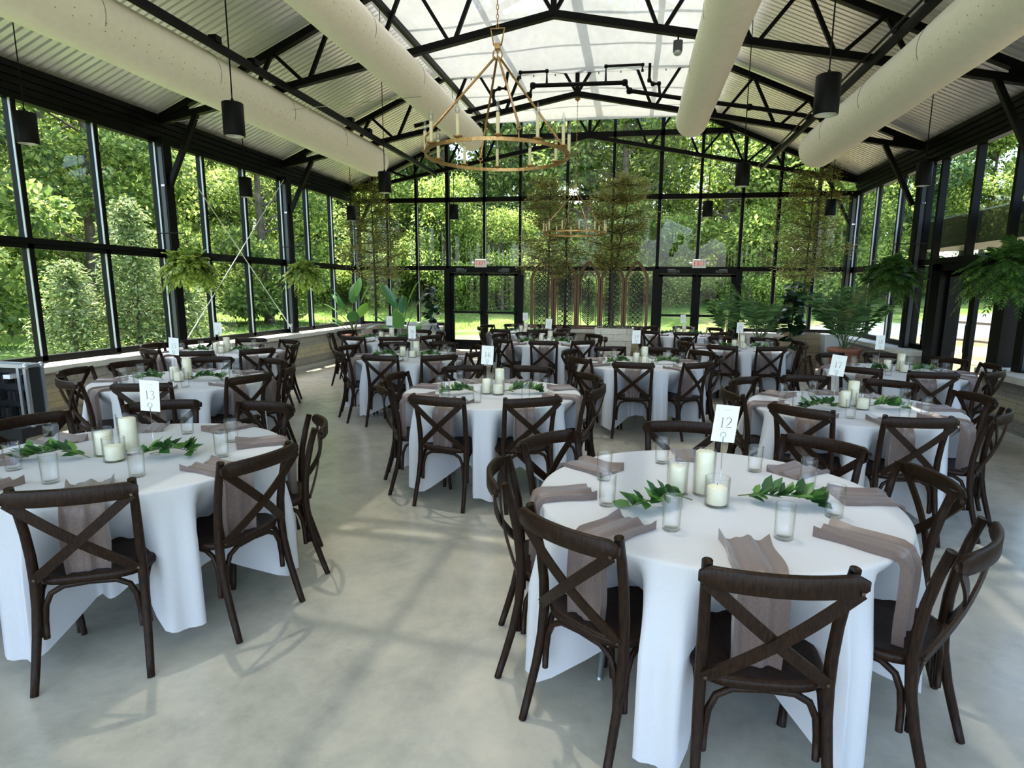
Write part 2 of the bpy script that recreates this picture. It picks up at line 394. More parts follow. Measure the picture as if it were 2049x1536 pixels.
# curbs (light footing strip) and sills
tn = 0
def trim(x0, x1, y0, y1, z0, z1, m, b=0.008):
    global tn; tn += 1
    return MB().bbox(x0, x1, y0, y1, z0, z1, b).build('trim_%d' % tn, m, kind='structure')
trim(XL - 0.1, XL + 0.36, YN, YB, 0.0, 0.07, CURB)
trim(XR - 0.36, XR + 0.1, 10.4, YB, 0.0, 0.07, CURB)
trim(XR - 0.36, XR + 0.1, YN, 8.4, 0.0, 0.07, CURB)
for a, b in segs: trim(a, b, YB - 0.36, YB + 0.1, 0.0, 0.07, CURB)
for a, b in DOORS: trim(a - 0.11, b + 0.11, YB - 0.2, YB + 0.6, 0.0, 0.15, CURB)
trim(XL - 0.16, XL + 0.40, YN, YB - 0.02, 0.66, 0.735, SILLM)
trim(XR - 0.40, XR + 0.16, 10.45, YB - 0.02, 0.66, 0.735, SILLM)
for a, b in segs: trim(a - (0.0), b + 0.0, YB - 0.40, YB + 0.16, 0.66, 0.735, SILLM)
# near right sill ends in a rounded nose
nose = MB(); pts = []
for k in range(9):
    t = PI * k / 8; pts.append((XR - 0.12 - 0.34 * math.cos(t) * 1.0, 8.2 + 0.30 * math.sin(t)))
pts = [(XR - 0.46, YN)] + pts + [(XR + 0.16, YN)]
P = [(x, y, 0.66) for x, y in pts] + [(x, y, 0.735) for x, y in pts]; n_ = len(pts)
nose.add(P, [tuple(range(n_, 2 * n_)), tuple(reversed(range(n_)))] + [(i, (i + 1) % n_, n_ + (i + 1) % n_, n_ + i) for i in range(n_)])
tn += 1; nose.build('trim_%d' % tn, SILLM, kind='structure')

# ------------------------------------------------------------------ side windows: one object per bay
def side_window(idx, x, y0, y1, muls, z0=SILLZ, skip_low=False):
    s = 1 if x < 0 else -1
    w = MB()
    w.box(x - 0.05, x + 0.05, y0, y1, z0 - 0.02, z0 + 0.06)             # bottom rail
    w.box(x - 0.05, x + 0.07, y0, y1, RAILZ - 0.02, RAILZ + 0.045)      # mid rail
    w.box(x - 0.05, x + 0.05, y0, y1, RAILZ - 0.075, RAILZ - 0.02)
    for k in range(5):                                                  # stepped eave trim
        zz = EAVE + k * 0.076
        w.box(min(x - 0.05, x + s * (0.06 + 0.022 * k)), max(x - 0.05, x + s * (0.06 + 0.022 * k)) if s > 0 else x + 0.05, y0, y1, zz, zz + 0.066)
    for ym in muls: w.box(x - 0.05, x + 0.05, ym - 0.034, ym + 0.034, z0, EAVE)
    w.box(x - 0.05, x + 0.05, y0, y0 + 0.07, z0, EAVE); w.box(x - 0.05, x + 0.05, y1 - 0.07, y1, z0, EAVE)
    o = w.build('window_%d' % idx, BLACKM, kind='structure')
    g = MB(); g.box(x - 0.006, x - 0.004, y0, y1, z0, EAVE); g.f = g.f[3:4] if s > 0 else g.f[5:6]; g.m = [0]; g.sm = [False]
    g.build('pane', PANE, o)
    e = MB(); zs = [(z0 + 0.06, RAILZ - 0.075), (RAILZ + 0.045, EAVE)]
    for ym in list(muls) + [y1 - 0.036]:
        for a, b in zs: e.box(x + s * 0.03, x + s * 0.056, ym - 0.041, ym - 0.033, a, b)
    e.build('glazing_bead', SILVER, o)
    for ym in np.arange(y0 + 0.25, y1, 0.35):
        pass
    return o
wi = 1
bays = [(-4.45, -1.3), (-1.3, 1.85), (1.85, 5.0), (5.0, 8.15), (8.15, 11.3), (11.3, 14.4)]
for (a, b) in bays:
    d = (b - a) / 3; side_window(wi, XL, a, b, [a + d, a + 2 * d] if a < 8 else [a + 0.92, a + 1.97]); wi += 1
for (a, b) in [(-4.45, -1.3), (-1.3, 1.85), (1.85, 5.0), (5.0, 7.9), (11.12, 14.4)]:
    d = (b - a) / 3; side_window(wi, XR, a, b, [a + d, a + 2 * d]); wi += 1
# right bay with the glass door: upper lights, slim sidelight, door
w = MB()
x = XR
w.box(x - 0.07, x + 0.05, 7.9, 11.12, RAILZ - 0.05, RAILZ + 0.045)
for k in range(5):
    zz = EAVE + k * 0.076; w.box(x - 0.06 - 0.022 * k, x + 0.05, 7.9, 11.12, zz, zz + 0.066)
for ym in (8.75, 9.72, 10.72): w.box(x - 0.05, x + 0.05, ym - 0.034, ym + 0.034, RAILZ, EAVE)
for ym in (10.72,): w.box(x - 0.05, x + 0.05, ym - 0.03, ym + 0.03, SILLZ, RAILZ)
w.box(x - 0.05, x + 0.05, 7.9, 7.97, SILLZ, EAVE); w.box(x - 0.05, x + 0.05, 10.4, 11.12, SILLZ - 0.02, SILLZ + 0.06)
o = w.build('window_%d' % wi, BLACKM, kind='structure'); wi += 1
g = MB(); g.add([(x, 7.9, RAILZ), (x, 11.12, RAILZ), (x, 11.12, EAVE), (x, 7.9, EAVE)], [(0, 1, 2, 3)])
g.add([(x, 10.4, SILLZ), (x, 11.12, SILLZ), (x, 11.12, RAILZ), (x, 10.4, RAILZ)], [(0, 1, 2, 3)]); g.build('pane', PANE, o)
d = MB(); d.box(x - 0.14, x + 0.1, 10.14, 10.42, 0, RAILZ - 0.05); d.box(x - 0.14, x + 0.1, 8.42, 8.66, 0, RAILZ - 0.05)
d.box(x - 0.14, x + 0.1, 8.42, 10.42, RAILZ - 0.16, RAILZ - 0.05)
do = d.build('door_3', BLACKM, kind='structure')
for (a, b) in ((8.66, 9.4), (9.4, 10.14)):
    l = MB(); l.box(x - 0.03, x + 0.03, a, a + 0.07, 0.02, 1.97); l.box(x - 0.03, x + 0.03, b - 0.07, b, 0.02, 1.97)
    l.box(x - 0.03, x + 0.03, a, b, 0.02, 0.27); l.box(x - 0.03, x + 0.03, a, b, 1.89, 1.97)
    lo = l.build('door_leaf', BLACKM, do)
    g = MB(); g.add([(x, a, 0.02), (x, b, 0.02), (x, b, 1.95), (x, a, 1.95)], [(0, 1, 2, 3)]); g.build('pane', PANE, lo)
h = MB(); h.tube([(x - 0.03, 9.32, 1.25), (x - 0.09, 9.32, 1.25), (x - 0.10, 9.32, 1.2), (x - 0.10, 9.32, 0.85), (x - 0.09, 9.32, 0.80), (x - 0.03, 9.32, 0.80)], 0.012, 8); h.build('door_handle', BLACK, do)
w = MB(); MB_c = None
w.box(x - 0.16, x - 0.05, 8.5, 10.3, RAILZ - 0.05, RAILZ + 0.03)
w.build('door_closer', BLACK, do)

# ------------------------------------------------------------------ back gable window
muls = [-6.02, -5.28, -4.50, -3.59, -2.72, -1.62, -0.57, 0.48, 1.36, 2.27, 3.04, 3.85]
w = MB()
for xm in muls:
    big = xm in (-4.50, 0.48) 
    hw = 0.042 if big else 0.030
    indoor = any(a < xm < b for a, b in DOORS)
    z0 = RAILZ if indoor else (0.15 if xm in (-4.50, -2.72, 0.48, 2.27) else SILLZ)
    w.box(xm - hw, xm + hw, YB - 0.06, YB + 0.06, z0, roofz(xm) - 0.03)
for z, hh, t in ((RAILZ, 0.05, 0.06), (3.72, 0.055, 0.06)):
    w.box(XL, XR, YB - t, YB + t, z - hh, z + hh)
w.box(XC - 2.2, XC + 3.5, YB - 0.06, YB + 0.06, 5.02, 5.14)
for a, b in segs: w.box(a - 0.3 if a < -6 else a, b + 0.3 if b > 4 else b, YB - 0.05, YB + 0.05, SILLZ - 0.02, SILLZ + 0.055)
for sgn in (-1, 1):
    xe = XL if sgn < 0 else XR
    w.beam((xe, YB, roofz(xe) - 0.06), (XC, YB, RIDGE - 0.06), 0.12, 0.10)
gb = w.build('window_%d' % wi, BLACKM, kind='structure'); wi += 1
g = MB()
for a, b, z0 in ((XL, DOORS[0][0], SILLZ), (DOORS[0][0], DOORS[0][1], RAILZ), (DOORS[0][1], DOORS[1][0], SILLZ), (DOORS[1][0], DOORS[1][1], RAILZ), (DOORS[1][1], XR, SILLZ)):
    top = [(b, YB, roofz(b)), (a, YB, roofz(a))]
    if a < XC < b: top = [(b, YB, roofz(b)), (XC, YB, RIDGE), (a, YB, roofz(a))]
    P = [(a, YB, z0), (b, YB, z0)] + top; g.add(P, [tuple(range(len(P)))])
g.build('pane', PANE, gb)
e = MB()
for xm in muls: e.box(xm + 0.031, xm + 0.04, YB - 0.063, YB - 0.03, RAILZ + 0.05 if any(a <= xm <= b for a, b in DOORS) else SILLZ + 0.06, 3.66)
e.build('glazing_bead', SILVER, gb)

def double_door(idx, x0, x1):
    xm = (x0 + x1) / 2; zb, zt = 0.15, 2.075
    d = MB(); d.box(x0 - 0.09, x0 + 0.05, YB - 0.08, YB + 0.08, zb, zt + 0.05); d.box(x1 - 0.05, x1 + 0.09, YB - 0.08, YB + 0.08, zb, zt + 0.05)
    d.box(x0, x1, YB - 0.10, YB + 0.08, zt - 0.055, zt + 0.06); d.box(xm - 0.025, xm + 0.025, YB - 0.05, YB + 0.05, zb, zt)
    o = d.build('door_%d' % idx, BLACKM, kind='structure')
    for a, b, s in ((x0 + 0.05, xm - 0.005, 1), (xm + 0.005, x1 - 0.05, -1)):
        l = MB(); l.box(a, a + 0.09, YB - 0.03, YB + 0.03, zb + 0.01, zt - 0.06); l.box(b - 0.09, b, YB - 0.03, YB + 0.03, zb + 0.01, zt - 0.06)
        l.box(a, b, YB - 0.03, YB + 0.03, zb + 0.01, zb + 0.25); l.box(a, b, YB - 0.03, YB + 0.03, zt - 0.12, zt - 0.06)
        lo = l.build('door_leaf', BLACKM, o)
        g = MB(); g.add([(a, YB, zb + 0.2), (b, YB, zb + 0.2), (b, YB, zt - 0.1), (a, YB, zt - 0.1)], [(0, 1, 2, 3)]); g.build('pane', PANE, lo)
        p = MB(); p.box(a + 0.03, b - 0.03, YB - 0.10, YB - 0.055, 1.055, 1.105); p.box(a + 0.03, a + 0.09, YB - 0.11, YB - 0.03, 1.03, 1.13); p.box(b - 0.09, b - 0.03, YB - 0.11, YB - 0.03, 1.03, 1.13)
        p.build('push_bar', BLACKM, lo)
        c = MB(); cx = (a + b) / 2 - s * 0.1; c.box(cx - 0.13, cx + 0.13, YB - 0.17, YB - 0.10, zt - 0.03, zt + 0.03); c.beam((cx, YB - 0.14, zt - 0.04), (cx + s * 0.1, YB - 0.10, zt - 0.07), 0.02)
        c.build('door_closer', GREYP, lo)
    h = MB()
    for s in (-1, 1): h.tube([(xm + s * 0.05, YB + 0.03, 1.22), (xm + s * 0.06, YB + 0.08, 1.20), (xm + s * 0.06, YB + 0.08, 0.92), (xm + s * 0.05, YB + 0.03, 0.90)], 0.012, 6)
    h.build('door_handle', BLACK, o)
    st = MB()
    for cx in (x0 + 0.33, x1 - 0.33):
        for k in range(7): st.box(cx - 0.09 + k * 0.025, cx - 0.075 + k * 0.025, YB - 0.103, YB - 0.10, zt + 0.035, zt + 0.045)
        for k in range(4): st.box(cx - 0.05 + k * 0.025, cx - 0.035 + k * 0.025, YB - 0.103, YB - 0.10, zt + 0.012, zt + 0.022)
    st.build('door_lettering', SIGNW, o)
double_door(1, *DOORS[0]); double_door(2, *DOORS[1])

# ------------------------------------------------------------------ roof
def deck(name, sgn):
    """ribbed steel sheet running up the slope"""
    xa = XL - 0.10 if sgn < 0 else XR + 0.45
    xb = XC - 2.42 if sgn < 0 else XC + 2.42
    prof = []; y = YN - 0.3; p = 0.105
    while y < YB + 0.35:
        prof += [(y, 0.0), (y + 0.066, 0.0), (y + 0.072, 0.05), (y + 0.096, 0.05), (y + 0.102, 0.0)]; y += p
    rows = [[(x_, yy, roofz(x_) + dz) for yy, dz in prof] for x_ in (xa, xb)]
    m = MB().grid(rows, smooth=False)
    rows = [[(x_, yy, roofz(x_) + 0.08) for yy, dz in (prof[0], prof[-1])] for x_ in (xa, xb)]
    m.grid(rows, smooth=False)
    return m.build(name, DECK, kind='structure')
deck('ceiling', -1); deck('ceiling_right', 1)
# skylight: bars and glass over the middle of the roof
sk = MB()
for y in np.arange(YN, YB + 0.3, 1.05):
    for s in (-1, 1): sk.beam((XC, y, RIDGE), (XC + s * 2.45, y, roofz(XC + 2.45)), 0.05, 0.09)
for s in (-1, 1):
    for t in (2.42, 1.2): sk.beam((XC + s * t, YN, roofz(XC + t) + 0.01), (XC + s * t, YB + 0.3, roofz(XC + t) + 0.01), 0.07, 0.09)
sk.beam((XC, YN, RIDGE), (XC, YB + 0.3, RIDGE), 0.12, 0.12)
so_ = sk.build('window_%d' % wi, BLACKM, kind='structure'); wi += 1
g = MB()
for s in (-1, 1): g.add([(XC, YN, RIDGE + 0.03), (XC + s * 2.45, YN, roofz(XC + 2.45) + 0.03), (XC + s * 2.45, YB + 0.3, roofz(XC + 2.45) + 0.03), (XC, YB + 0.3, RIDGE + 0.03)], [(0, 1, 2, 3)])
g.build('pane', PANE, so_)

# shade cloths drawn flat below the skylight
cl = [(-4.4, -1.32, 'behind the camera end'), (-1.28, 1.853, 'directly overhead'), (1.857, 4.985, 'nearest over the brass ring chandelier'), (4.993, 8.147, 'between the first and second roof trusses'), (8.153, 11.297, 'in front of the gas pipe truss'), (11.303, 14.28, 'ending at the back gable glass')]
for a, b, ds in cl:
    m = MB(); rows = []
    ny = 24; nx = 36
    for j in range(ny + 1):
        y = a + (b - a) * j / ny; row = []
        for i in range(nx + 1):
            x = XC - 2.46 + 4.86 * i / nx
            sag = 0.035 * math.sin(PI * j / ny) + 0.012 * math.sin(x * 5.1 + j * 0.4) * math.sin(PI * j / ny)
            row.append((x, y, 5.36 - sag))
        rows.append(row)
    m.grid(rows)
    if b < 2: m.build('ceiling_shade', SHADE, kind='structure'); continue
    o = m.build('shade_cloth', SHADE)
    tag(o, 'white translucent shade cloth under the skylight, %s' % ds, 'shade cloth', 'shade cloths under the skylight')
    r = MB(); r.tube([(XC - 2.4, b, 5.365), (XC + 2.4, b, 5.365)], 0.006, 6)
    for i in range(13): r.box(XC - 2.3 + i * 0.38, XC - 2.285 + i * 0.38, b - 0.008, b + 0.008, 5.33, 5.40)
    r.build('cord', BLACK, o)

# ------------------------------------------------------------------ trusses and columns
bn = [0, 1.35, 2.45, 3.4, 4.25]; tnn = [0.7, 1.9, 2.95, 3.85, 4.75]
def topz(x): return roofz(x) - 0.10
def truss(y, label, braces=True):
    t = thing('roof_truss', label, 'truss', (XC, y, 0), group='black steel roof trusses')
    for s in (-1, 1):
        xe = 5.62
        MB().beam((0, 0, topz(XC)), (s * xe, 0, topz(XC + xe)), 0.09, 0.09).build('top_chord', BLACK, t)
        m = MB().beam((0, 0, chordz(XC)), (s * xe, 0, chordz(XC + xe)), 0.085, 0.085)
        m.box(min(s * 4.95, s * 5.1), max(s * 4.95, s * 5.1), -0.05, 0.05, chordz(XC + 5.0) - 0.02, topz(XC + 5.0)) if False else None
        m.build('bottom_chord', BLACK, t)
        for i in range(5):
            MB().beam((s * bn[i], 0, chordz(XC + bn[i])), (s * tnn[i], 0, topz(XC + tnn[i])), 0.045).build('web', BLACK, t)
            if i < 4: MB().beam((s * tnn[i], 0, topz(XC + tnn[i])), (s * (bn[i + 1] - 0.06), 0, chordz(XC + bn[i + 1])), 0.045).build('web', BLACK, t)
        gp = MB().add([(s * 5.7, 0.02, chordz(XC + 5.62) - 0.03), (s * 5.7, 0.02, topz(XC + 5.65) + 0.04), (s * 5.2, 0.02, topz(XC + 5.2)), (s * 5.2, 0.02, chordz(XC + 5.2) - 0.04)], [(0, 1, 2, 3)])
        gp.add([(p[0], -0.02, p[2]) for p in gp.v], [(0, 1, 2, 3)])
        gp.build('gusset', BLACK, t)
        if braces:
            MB().beam((s * 5.60, 0, 3.07), (s * 5.08, 0, chordz(XC + 5.08) - 0.03), 0.065, 0.065).build('knee_brace', BLACK, t)
    MB().beam((0, 0, chordz(XC)), (0, 0, topz(XC)), 0.07).build('web', BLACK, t)
    return t
for y, l in ((4.99, 'black steel scissor roof truss carrying the nearer brass chandelier'), (8.15, 'black steel scissor roof truss between the first two pairs of wall columns'),
             (11.3, 'black steel scissor roof truss beside the gas pipe, second from the back wall'), (14.32, 'black steel scissor roof truss against the back gable glass')):
    truss(y, l)
def column(x, y, label):
    s = 1 if x < XC else -1
    c = thing('steel_column', label, 'column', (x + s * 0.13, y, 0), group='steel wall columns')
    m = MB(); m.box(-0.06, 0.06, -0.075, 0.075, SILLZ - 0.03, 3.75); m.build('post', BLACK, c)
    f = MB(); f.box(-0.03, 0.03, -0.079, -0.0755, SILLZ, 3.6); f.build('face_plate', GREYP, c)
    b = MB()
    for zz in (3.05, 3.09): b.lathe([(0.012, 0), (0.012, 0.02)], 8, (0.0, -0.1, 0)) if False else None
    b.box(-0.012, 0.012, -0.09, -0.079, 3.06, 3.085); b.box(0.02, 0.04, -0.09, -0.079, 3.06, 3.085)
    b.build('bolt', WIRE, c)
for y, d in ((5.0, 'at the near edge of the view'), (8.15, 'left of the nearer hanging fern'), (11.3, 'holding the far end of the cross bracing'), (14.36, 'in the back corner behind the slender tree')):
    column(XL, y, 'black steel column on the left glass wall, %s' % d)
for y, d in ((7.95, 'beyond the glass door, under the near fern'), (11.12, 'beside the far hanging fern and the table 18'), (14.36, 'in the back corner behind the potted palm')):
    column(XR, y, 'black steel column on the right glass wall, %s' % d)
# cross bracing on the left wall, bay with the white ropes
for a, b, l in (((8.28, 3.68), (11.2, 0.84), 'thin pale brace rod falling toward the back on the left wall'), ((8.22, 0.80), (11.2, 3.68), 'thin pale brace rod rising toward the back on the left wall')):
    m = MB().tube([(XL + 0.12 if a[1] > b[1] else XL + 0.15, a[0], a[1]), (XL + 0.12 if a[1] > b[1] else XL + 0.15, b[0], b[1])], 0.008, 6)
    o = m.build('brace_rod', pbr('pale_rod', (0.62, 0.62, 0.58), rough=0.4) if 'pale_rod' not in bpy.data.materials else bpy.data.materials['pale_rod'])
    tag(o, l, 'brace', 'cross bracing rods')
k = MB(); k.tube([(XL + 0.14, 11.1, 0.88), (XL + 0.2, 11.12, 0.82), (XL + 0.14, 11.14, 0.92), (XL + 0.19, 11.1, 0.78), (XL + 0.16, 11.16, 0.76)], 0.011, 6)
k.tube([(XL + 0.16, 11.12, 0.85), (XL + 0.22, 11.08, 0.93), (XL + 0.18, 11.14, 0.86)], 0.009, 6)
tag(k.build('rope_knot', bpy.data.materials['pale_rod']), 'white rope knot tied at the foot of the left cross bracing', 'rope')

# ------------------------------------------------------------------ fabric ducts and their rails
def duct(x, z, R, y1, label, side):
    d = thing('air_duct', label, 'duct', (x, 0, z), group='cream fabric air ducts')
    prof = []
    for i in range(64):
        y = -3.0 + (y1 - R * 0.8 + 3.0) * i / 63
        prof.append((R * (1 + 0.012 * math.sin(y * 4.2)), y))
    for k in range(1, 7):
        a = PI / 2 * k / 6; prof.append((max(0.002, R * math.cos(a)), y1 - R * 0.8 + R * 0.8 * math.sin(a)))
    m = MB(); n = 36
    rows = [[(r * math.cos(2 * PI * i / n), y, r * math.sin(2 * PI * i / n)) for i in range(n)] for r, y in prof]
    m.grid(rows, closed=True); m.build('tube', DUCT, d)
    for y in np.arange(2.05, y1, 1.55):
        c = MB(); R2 = R * (1 + 0.012 * math.sin(y * 4.2)) + 0.002
        aa = np.linspace(-0.12, 0.85, 18) * PI if side > 0 else np.linspace(0.15, 1.12, 18) * PI
        c.tube([(R2 * math.cos(a), y, R2 * math.sin(a)) for a in aa], 0.003, 4); c.build('seam', DUCTD, d)
    h = MB()
    for dz in (-0.52, -0.28):
        a0 = dz if side > 0 else PI - dz
        for y in np.arange(1.0, y1 - 0.3, 0.16):
            px, pz = R * 1.012 * math.cos(a0 + 0.0), R * 1.012 * math.sin(a0)
            q = Vector((math.cos(a0), 0, math.sin(a0))); tt = Vector((-math.sin(a0), 0, math.cos(a0)))
            c0 = Vector((px, y, pz)); r = 0.007
            h.add([c0 + tt * r + q * 0.001, c0 + Vector((0, r, 0)) + q * 0.001, c0 - tt * r + q * 0.001, c0 - Vector((0, r, 0)) + q * 0.001], [(0, 1, 2, 3)])
        if R < 0.27 and dz == -0.52: pass
    h.build('air_hole', DUCTD, d)
duct(-5.02, 4.03, 0.28, 11.7, 'cream fabric air duct nearest the left glass wall', 1)
duct(-3.10, 4.40, 0.245, 11.65, 'cream fabric air duct left of the brass chandelier', 1)
duct(0.81, 4.38, 0.255, 11.0, 'cream fabric air duct right of the gas pipe and chandelier', -1)
duct(2.82, 3.92, 0.29, 11.15, 'cream fabric air duct nearest the right glass wall', -1)
for x, z, l in ((-4.72, 4.29, 'black steel duct rail along the outer left duct'), (-3.42 + 0.12, 5.16, 'black steel purlin along the left edge of the skylight'), (1.05, 5.16, 'black steel purlin along the right edge of the skylight'), (2.58, 4.26, 'black steel duct rail along the outer right duct')):
    m = MB().beam((x, YN, z), (x, YB - 0.2, z), 0.06, 0.08)
    if z < 4.5:
        m.beam((x - 0.09, YN, z + 0.03), (x - 0.09, YB - 0.2, z + 0.03), 0.02, 0.02)
        for y in (3.2, 6.6, 7.3, 9.9, 10.6, 12.9): m.box(x - 0.05, x + 0.05, y - 0.05, y + 0.05, z + 0.03, z + 0.10)
    tag(m.build('roof_rail', BLACK), l, 'steel rail', 'long black rails along the ducts')

# gas pipe with elbows across the second truss
pp = thing('gas_pipe', 'black gas pipe with elbows and valves crossing under the skylight', 'pipe', (0, 10.95, 0))
def pipe(pts, r=0.035, name='pipe_run'):
    m = MB(); out = []
    for i, p in enumerate(pts): out.append(Vector((p[0], p[2] if len(p) > 2 else 0, p[1])))
    m.tube(out, r, 10)
    for p in out[1:-1]:
        m.lathe([(0.0, -r * 1.6), (r * 1.25, -r * 1.2), (r * 1.5, 0), (r * 1.25, r * 1.2), (0.0, r * 1.6)], 10, tuple(p))
    return m.build(name, BLACK, pp)
pipe([(-4.0, 4.50), (-2.97, 4.72), (-1.92, 4.93), (-1.86, 5.08), (-0.30, 5.06), (-0.22, 4.93), (0.67, 4.77), (1.72, 4.60), (2.9, 4.38)])
pipe([(-1.62, 5.08), (-1.62, 5.30), (-2.08, 5.30), (-2.08, 5.2)], 0.022)
pipe([(-0.62, 5.06), (-0.62, 5.33), (-0.02, 5.33), (-0.02, 5.22)], 0.022)
pipe([(0.10, 5.34), (0.10, 5.08), (0.16, 5.02), (0.26, 5.02), (0.28, 4.86)], 0.024)
pipe([(-2.55, 4.82), (-2.55, 5.02), (-2.45, 5.06), (-2.33, 5.06), (-2.30, 5.32)], 0.024)
# thin tie wires
tag(MB().tube([(-6.6, 8.15, 3.95), (-2.9, 8.2, 4.15)], 0.004, 5).build('cable', WIRE), 'thin grey cable strung under the left roof slope', 'cable')
# rod from ridge at the centre
tag(MB().tube([(XC + 0.12, 8.3, 5.3), (XC + 0.12, 8.3, 6.3)], 0.012, 6).build('hanger_rod', BLACK), 'thin black hanger rod under the skylight ridge', 'rod')
sp = thing('spotlight', 'small square spotlight under the truss beside the inner right duct', 'light', (0.40, 8.15, 4.66))
MB().box(-0.01, 0.01, -0.01, 0.01, -0.02, 0.1).build('bracket', BLACK, sp); MB().bbox(-0.055, 0.055, -0.03, 0.06, -0.14, -0.02, 0.01).build('housing', GREYP, sp)
MB().lathe([(0.03, -0.19), (0.05, -0.17), (0.04, -0.14)], 12, cap0=True).build('lens', SILVER, sp)

# ------------------------------------------------------------------ pendants
def pendant():
    t = thing('pendant_light', 'x', 'pendant light', group='black cylinder pendant lights')
    MB().lathe([(0.078, -0.001), (0.084, 0.0), (0.086, 0.01), (0.086, 0.262), (0.080, 0.268), (0.012, 0.27)], 28, cap1=True).build('shade', BLACK, t)
    MB().lathe([(0.074, 0.0), (0.083, 0.001)], 28).build('rim', SILVER, t)
    MB().lathe([(0.074, 0.0), (0.066, 0.05), (0.03, 0.085)], 24, cap1=True).build('reflector', pbr('reflector', (0.62, 0.62, 0.6), rough=0.4, metal=0.4), t)
    MB().lathe([(0.012, 0.268), (0.012, 0.30)], 8).build('cord_grip', BLACK, t)
    return t
pend0 = pendant(); used = False
plist = [(-5.5, 4.95, 'near the left wall, at the view edge'), (-3.42, 4.95, 'hanging beside the outer left duct'), (-5.55, 8.2, 'in front of the left wall cross bracing'), (-3.38, 8.05, 'hanging at the end of the outer left duct'),
         (-5.42, 11.25, 'in front of the back left corner tree'), (-3.38, 11.25, 'above the left exit door'), (1.31, 4.95, 'largest, beside the outer right duct'), (1.24, 8.05, 'left of the outer right duct end'),
         (1.19, 11.25, 'above the right exit door'), (3.35, 8.25, 'beside the right wall column'), (3.19, 11.25, 'in front of the back right corner tree')]
for i, (x, y, d) in enumerate(plist):
    lab = 'black cylinder pendant light %s' % d
    if i == 0: o = pend0; o.location = (x, y, 2.91); o['label'] = lab
    else: o = dup(pend0, (x, y, 2.91), 0, lab)
    zt = roofz(x) - 0.02
    c = MB().tube([(0, 0, 0.29), (0.004 * math.sin(i), 0, 0.6), (0, 0, zt - 2.91)], 0.005, 6); c.build('cord', BLACK, o)
    if i in (7, 1): MB().lathe([(0.05, zt - 2.93), (0.06, zt - 2.96), (0.03, zt - 3.0)], 14).build('ceiling_rose', BLACK, o)

# ------------------------------------------------------------------ chandeliers
def chandelier(loc, label, ztop):
    t = thing('ring_chandelier', label, 'chandelier', loc, group='brass ring chandeliers')
    R = 0.575
    prof = [(-0.006, -0.013), (0.006, -0.013), (0.006, 0.013), (-0.006, 0.013)]
    MB().sweep([(R * math.cos(a), R * math.sin(a), 0) for a in np.linspace(0, 2 * PI, 64, endpoint=False)], prof, (0, 0, 1), closed=True, smooth=False).build('ring', BRASS, t)
    for k in range(4):
        a = math.radians(28 + 90 * k); c, s = math.cos(a), math.sin(a)
        MB().tube([(R * c, R * s, 0.10), (0.02 * c, 0.02 * s, 0.73)], 0.009, 8).build('arm', BRASS, t)
        MB().tube([(R * c + 0.017 * math.cos(q) * -s, R * s + 0.017 * math.cos(q) * c, 0.085 + 0.017 * math.sin(q)) for q in np.linspace(0, 2 * PI, 12, endpoint=False)], 0.005, 6, closed=True).tube([(R * c, R * s, 0.0), (R * c, R * s, 0.07)], 0.006, 6).build('shackle', BRASS, t)
    for k in range(12):
        a = math.radians(13 + 30 * k); c, s = R * math.cos(a), R * math.sin(a)
        MB().lathe([(0.003, 0.0), (0.03, 0.012), (0.036, 0.02), (0.012, 0.022)], 14, (c, s, 0.008), cap1=True).build('drip_pan', BRASS, t)
        sl_ = MB().lathe([(0.013, 0.028), (0.013, 0.175)], 12, (c, s, 0), cap1=True).build('candle_sleeve', SLEEVE, t)
        MB().lathe([(0.008, 0.175), (0.016, 0.195), (0.017, 0.215), (0.009, 0.245), (0.002, 0.27)], 12, (c, s, 0)).build('bulb', BULB, sl_)
    for s2 in (-1, 1):
        MB().tube([(0.018 * s2 + 0.018 * math.cos(q), 0, 0.75 + 0.035 * math.sin(q)) for q in np.linspace(0, 2 * PI, 14, endpoint=False)], 0.006, 6, closed=True).build('link', BRASS, t)
    MB().tube([(-0.03, 0, 0.82), (0.03, 0, 0.82), (0.055, 0, 0.94), (-0.055, 0, 0.94)], 0.007, 6, closed=True).box(-0.02, 0.02, -0.02, 0.02, 0.79, 0.83).build('hook_frame', BRASS, t)
    z = 0.955; m = MB(); i = 0
    while z < ztop - loc[2] - 0.03:
        pl = [(0.009 * math.cos(q), 0, 0.021 * math.sin(q)) for q in np.linspace(0, 2 * PI, 8, endpoint=False)]
        if i % 2: pl = [(0, p[0], p[2]) for p in pl]
        m.tube([(p[0], p[1], p[2] + z) for p in pl], 0.003, 5, closed=True); z += 0.034; i += 1
    m.build('chain', BRASS, t)
    MB().lathe([(0.004, -0.05), (0.02, -0.04), (0.045, -0.02), (0.055, 0.0)], 16, (0, 0, ztop - loc[2]), cap1=True).build('ceiling_rose', BRASS, t)
    return t
chandelier((-1.13, 4.99, 2.70), 'large brass ring chandelier with twelve candle bulbs, nearer one', chordz(XC) - 0.045)
chandelier((-1.13, 11.4, 2.66), 'smaller looking brass ring chandelier in front of the back glass wall', chordz(XC) - 0.045)

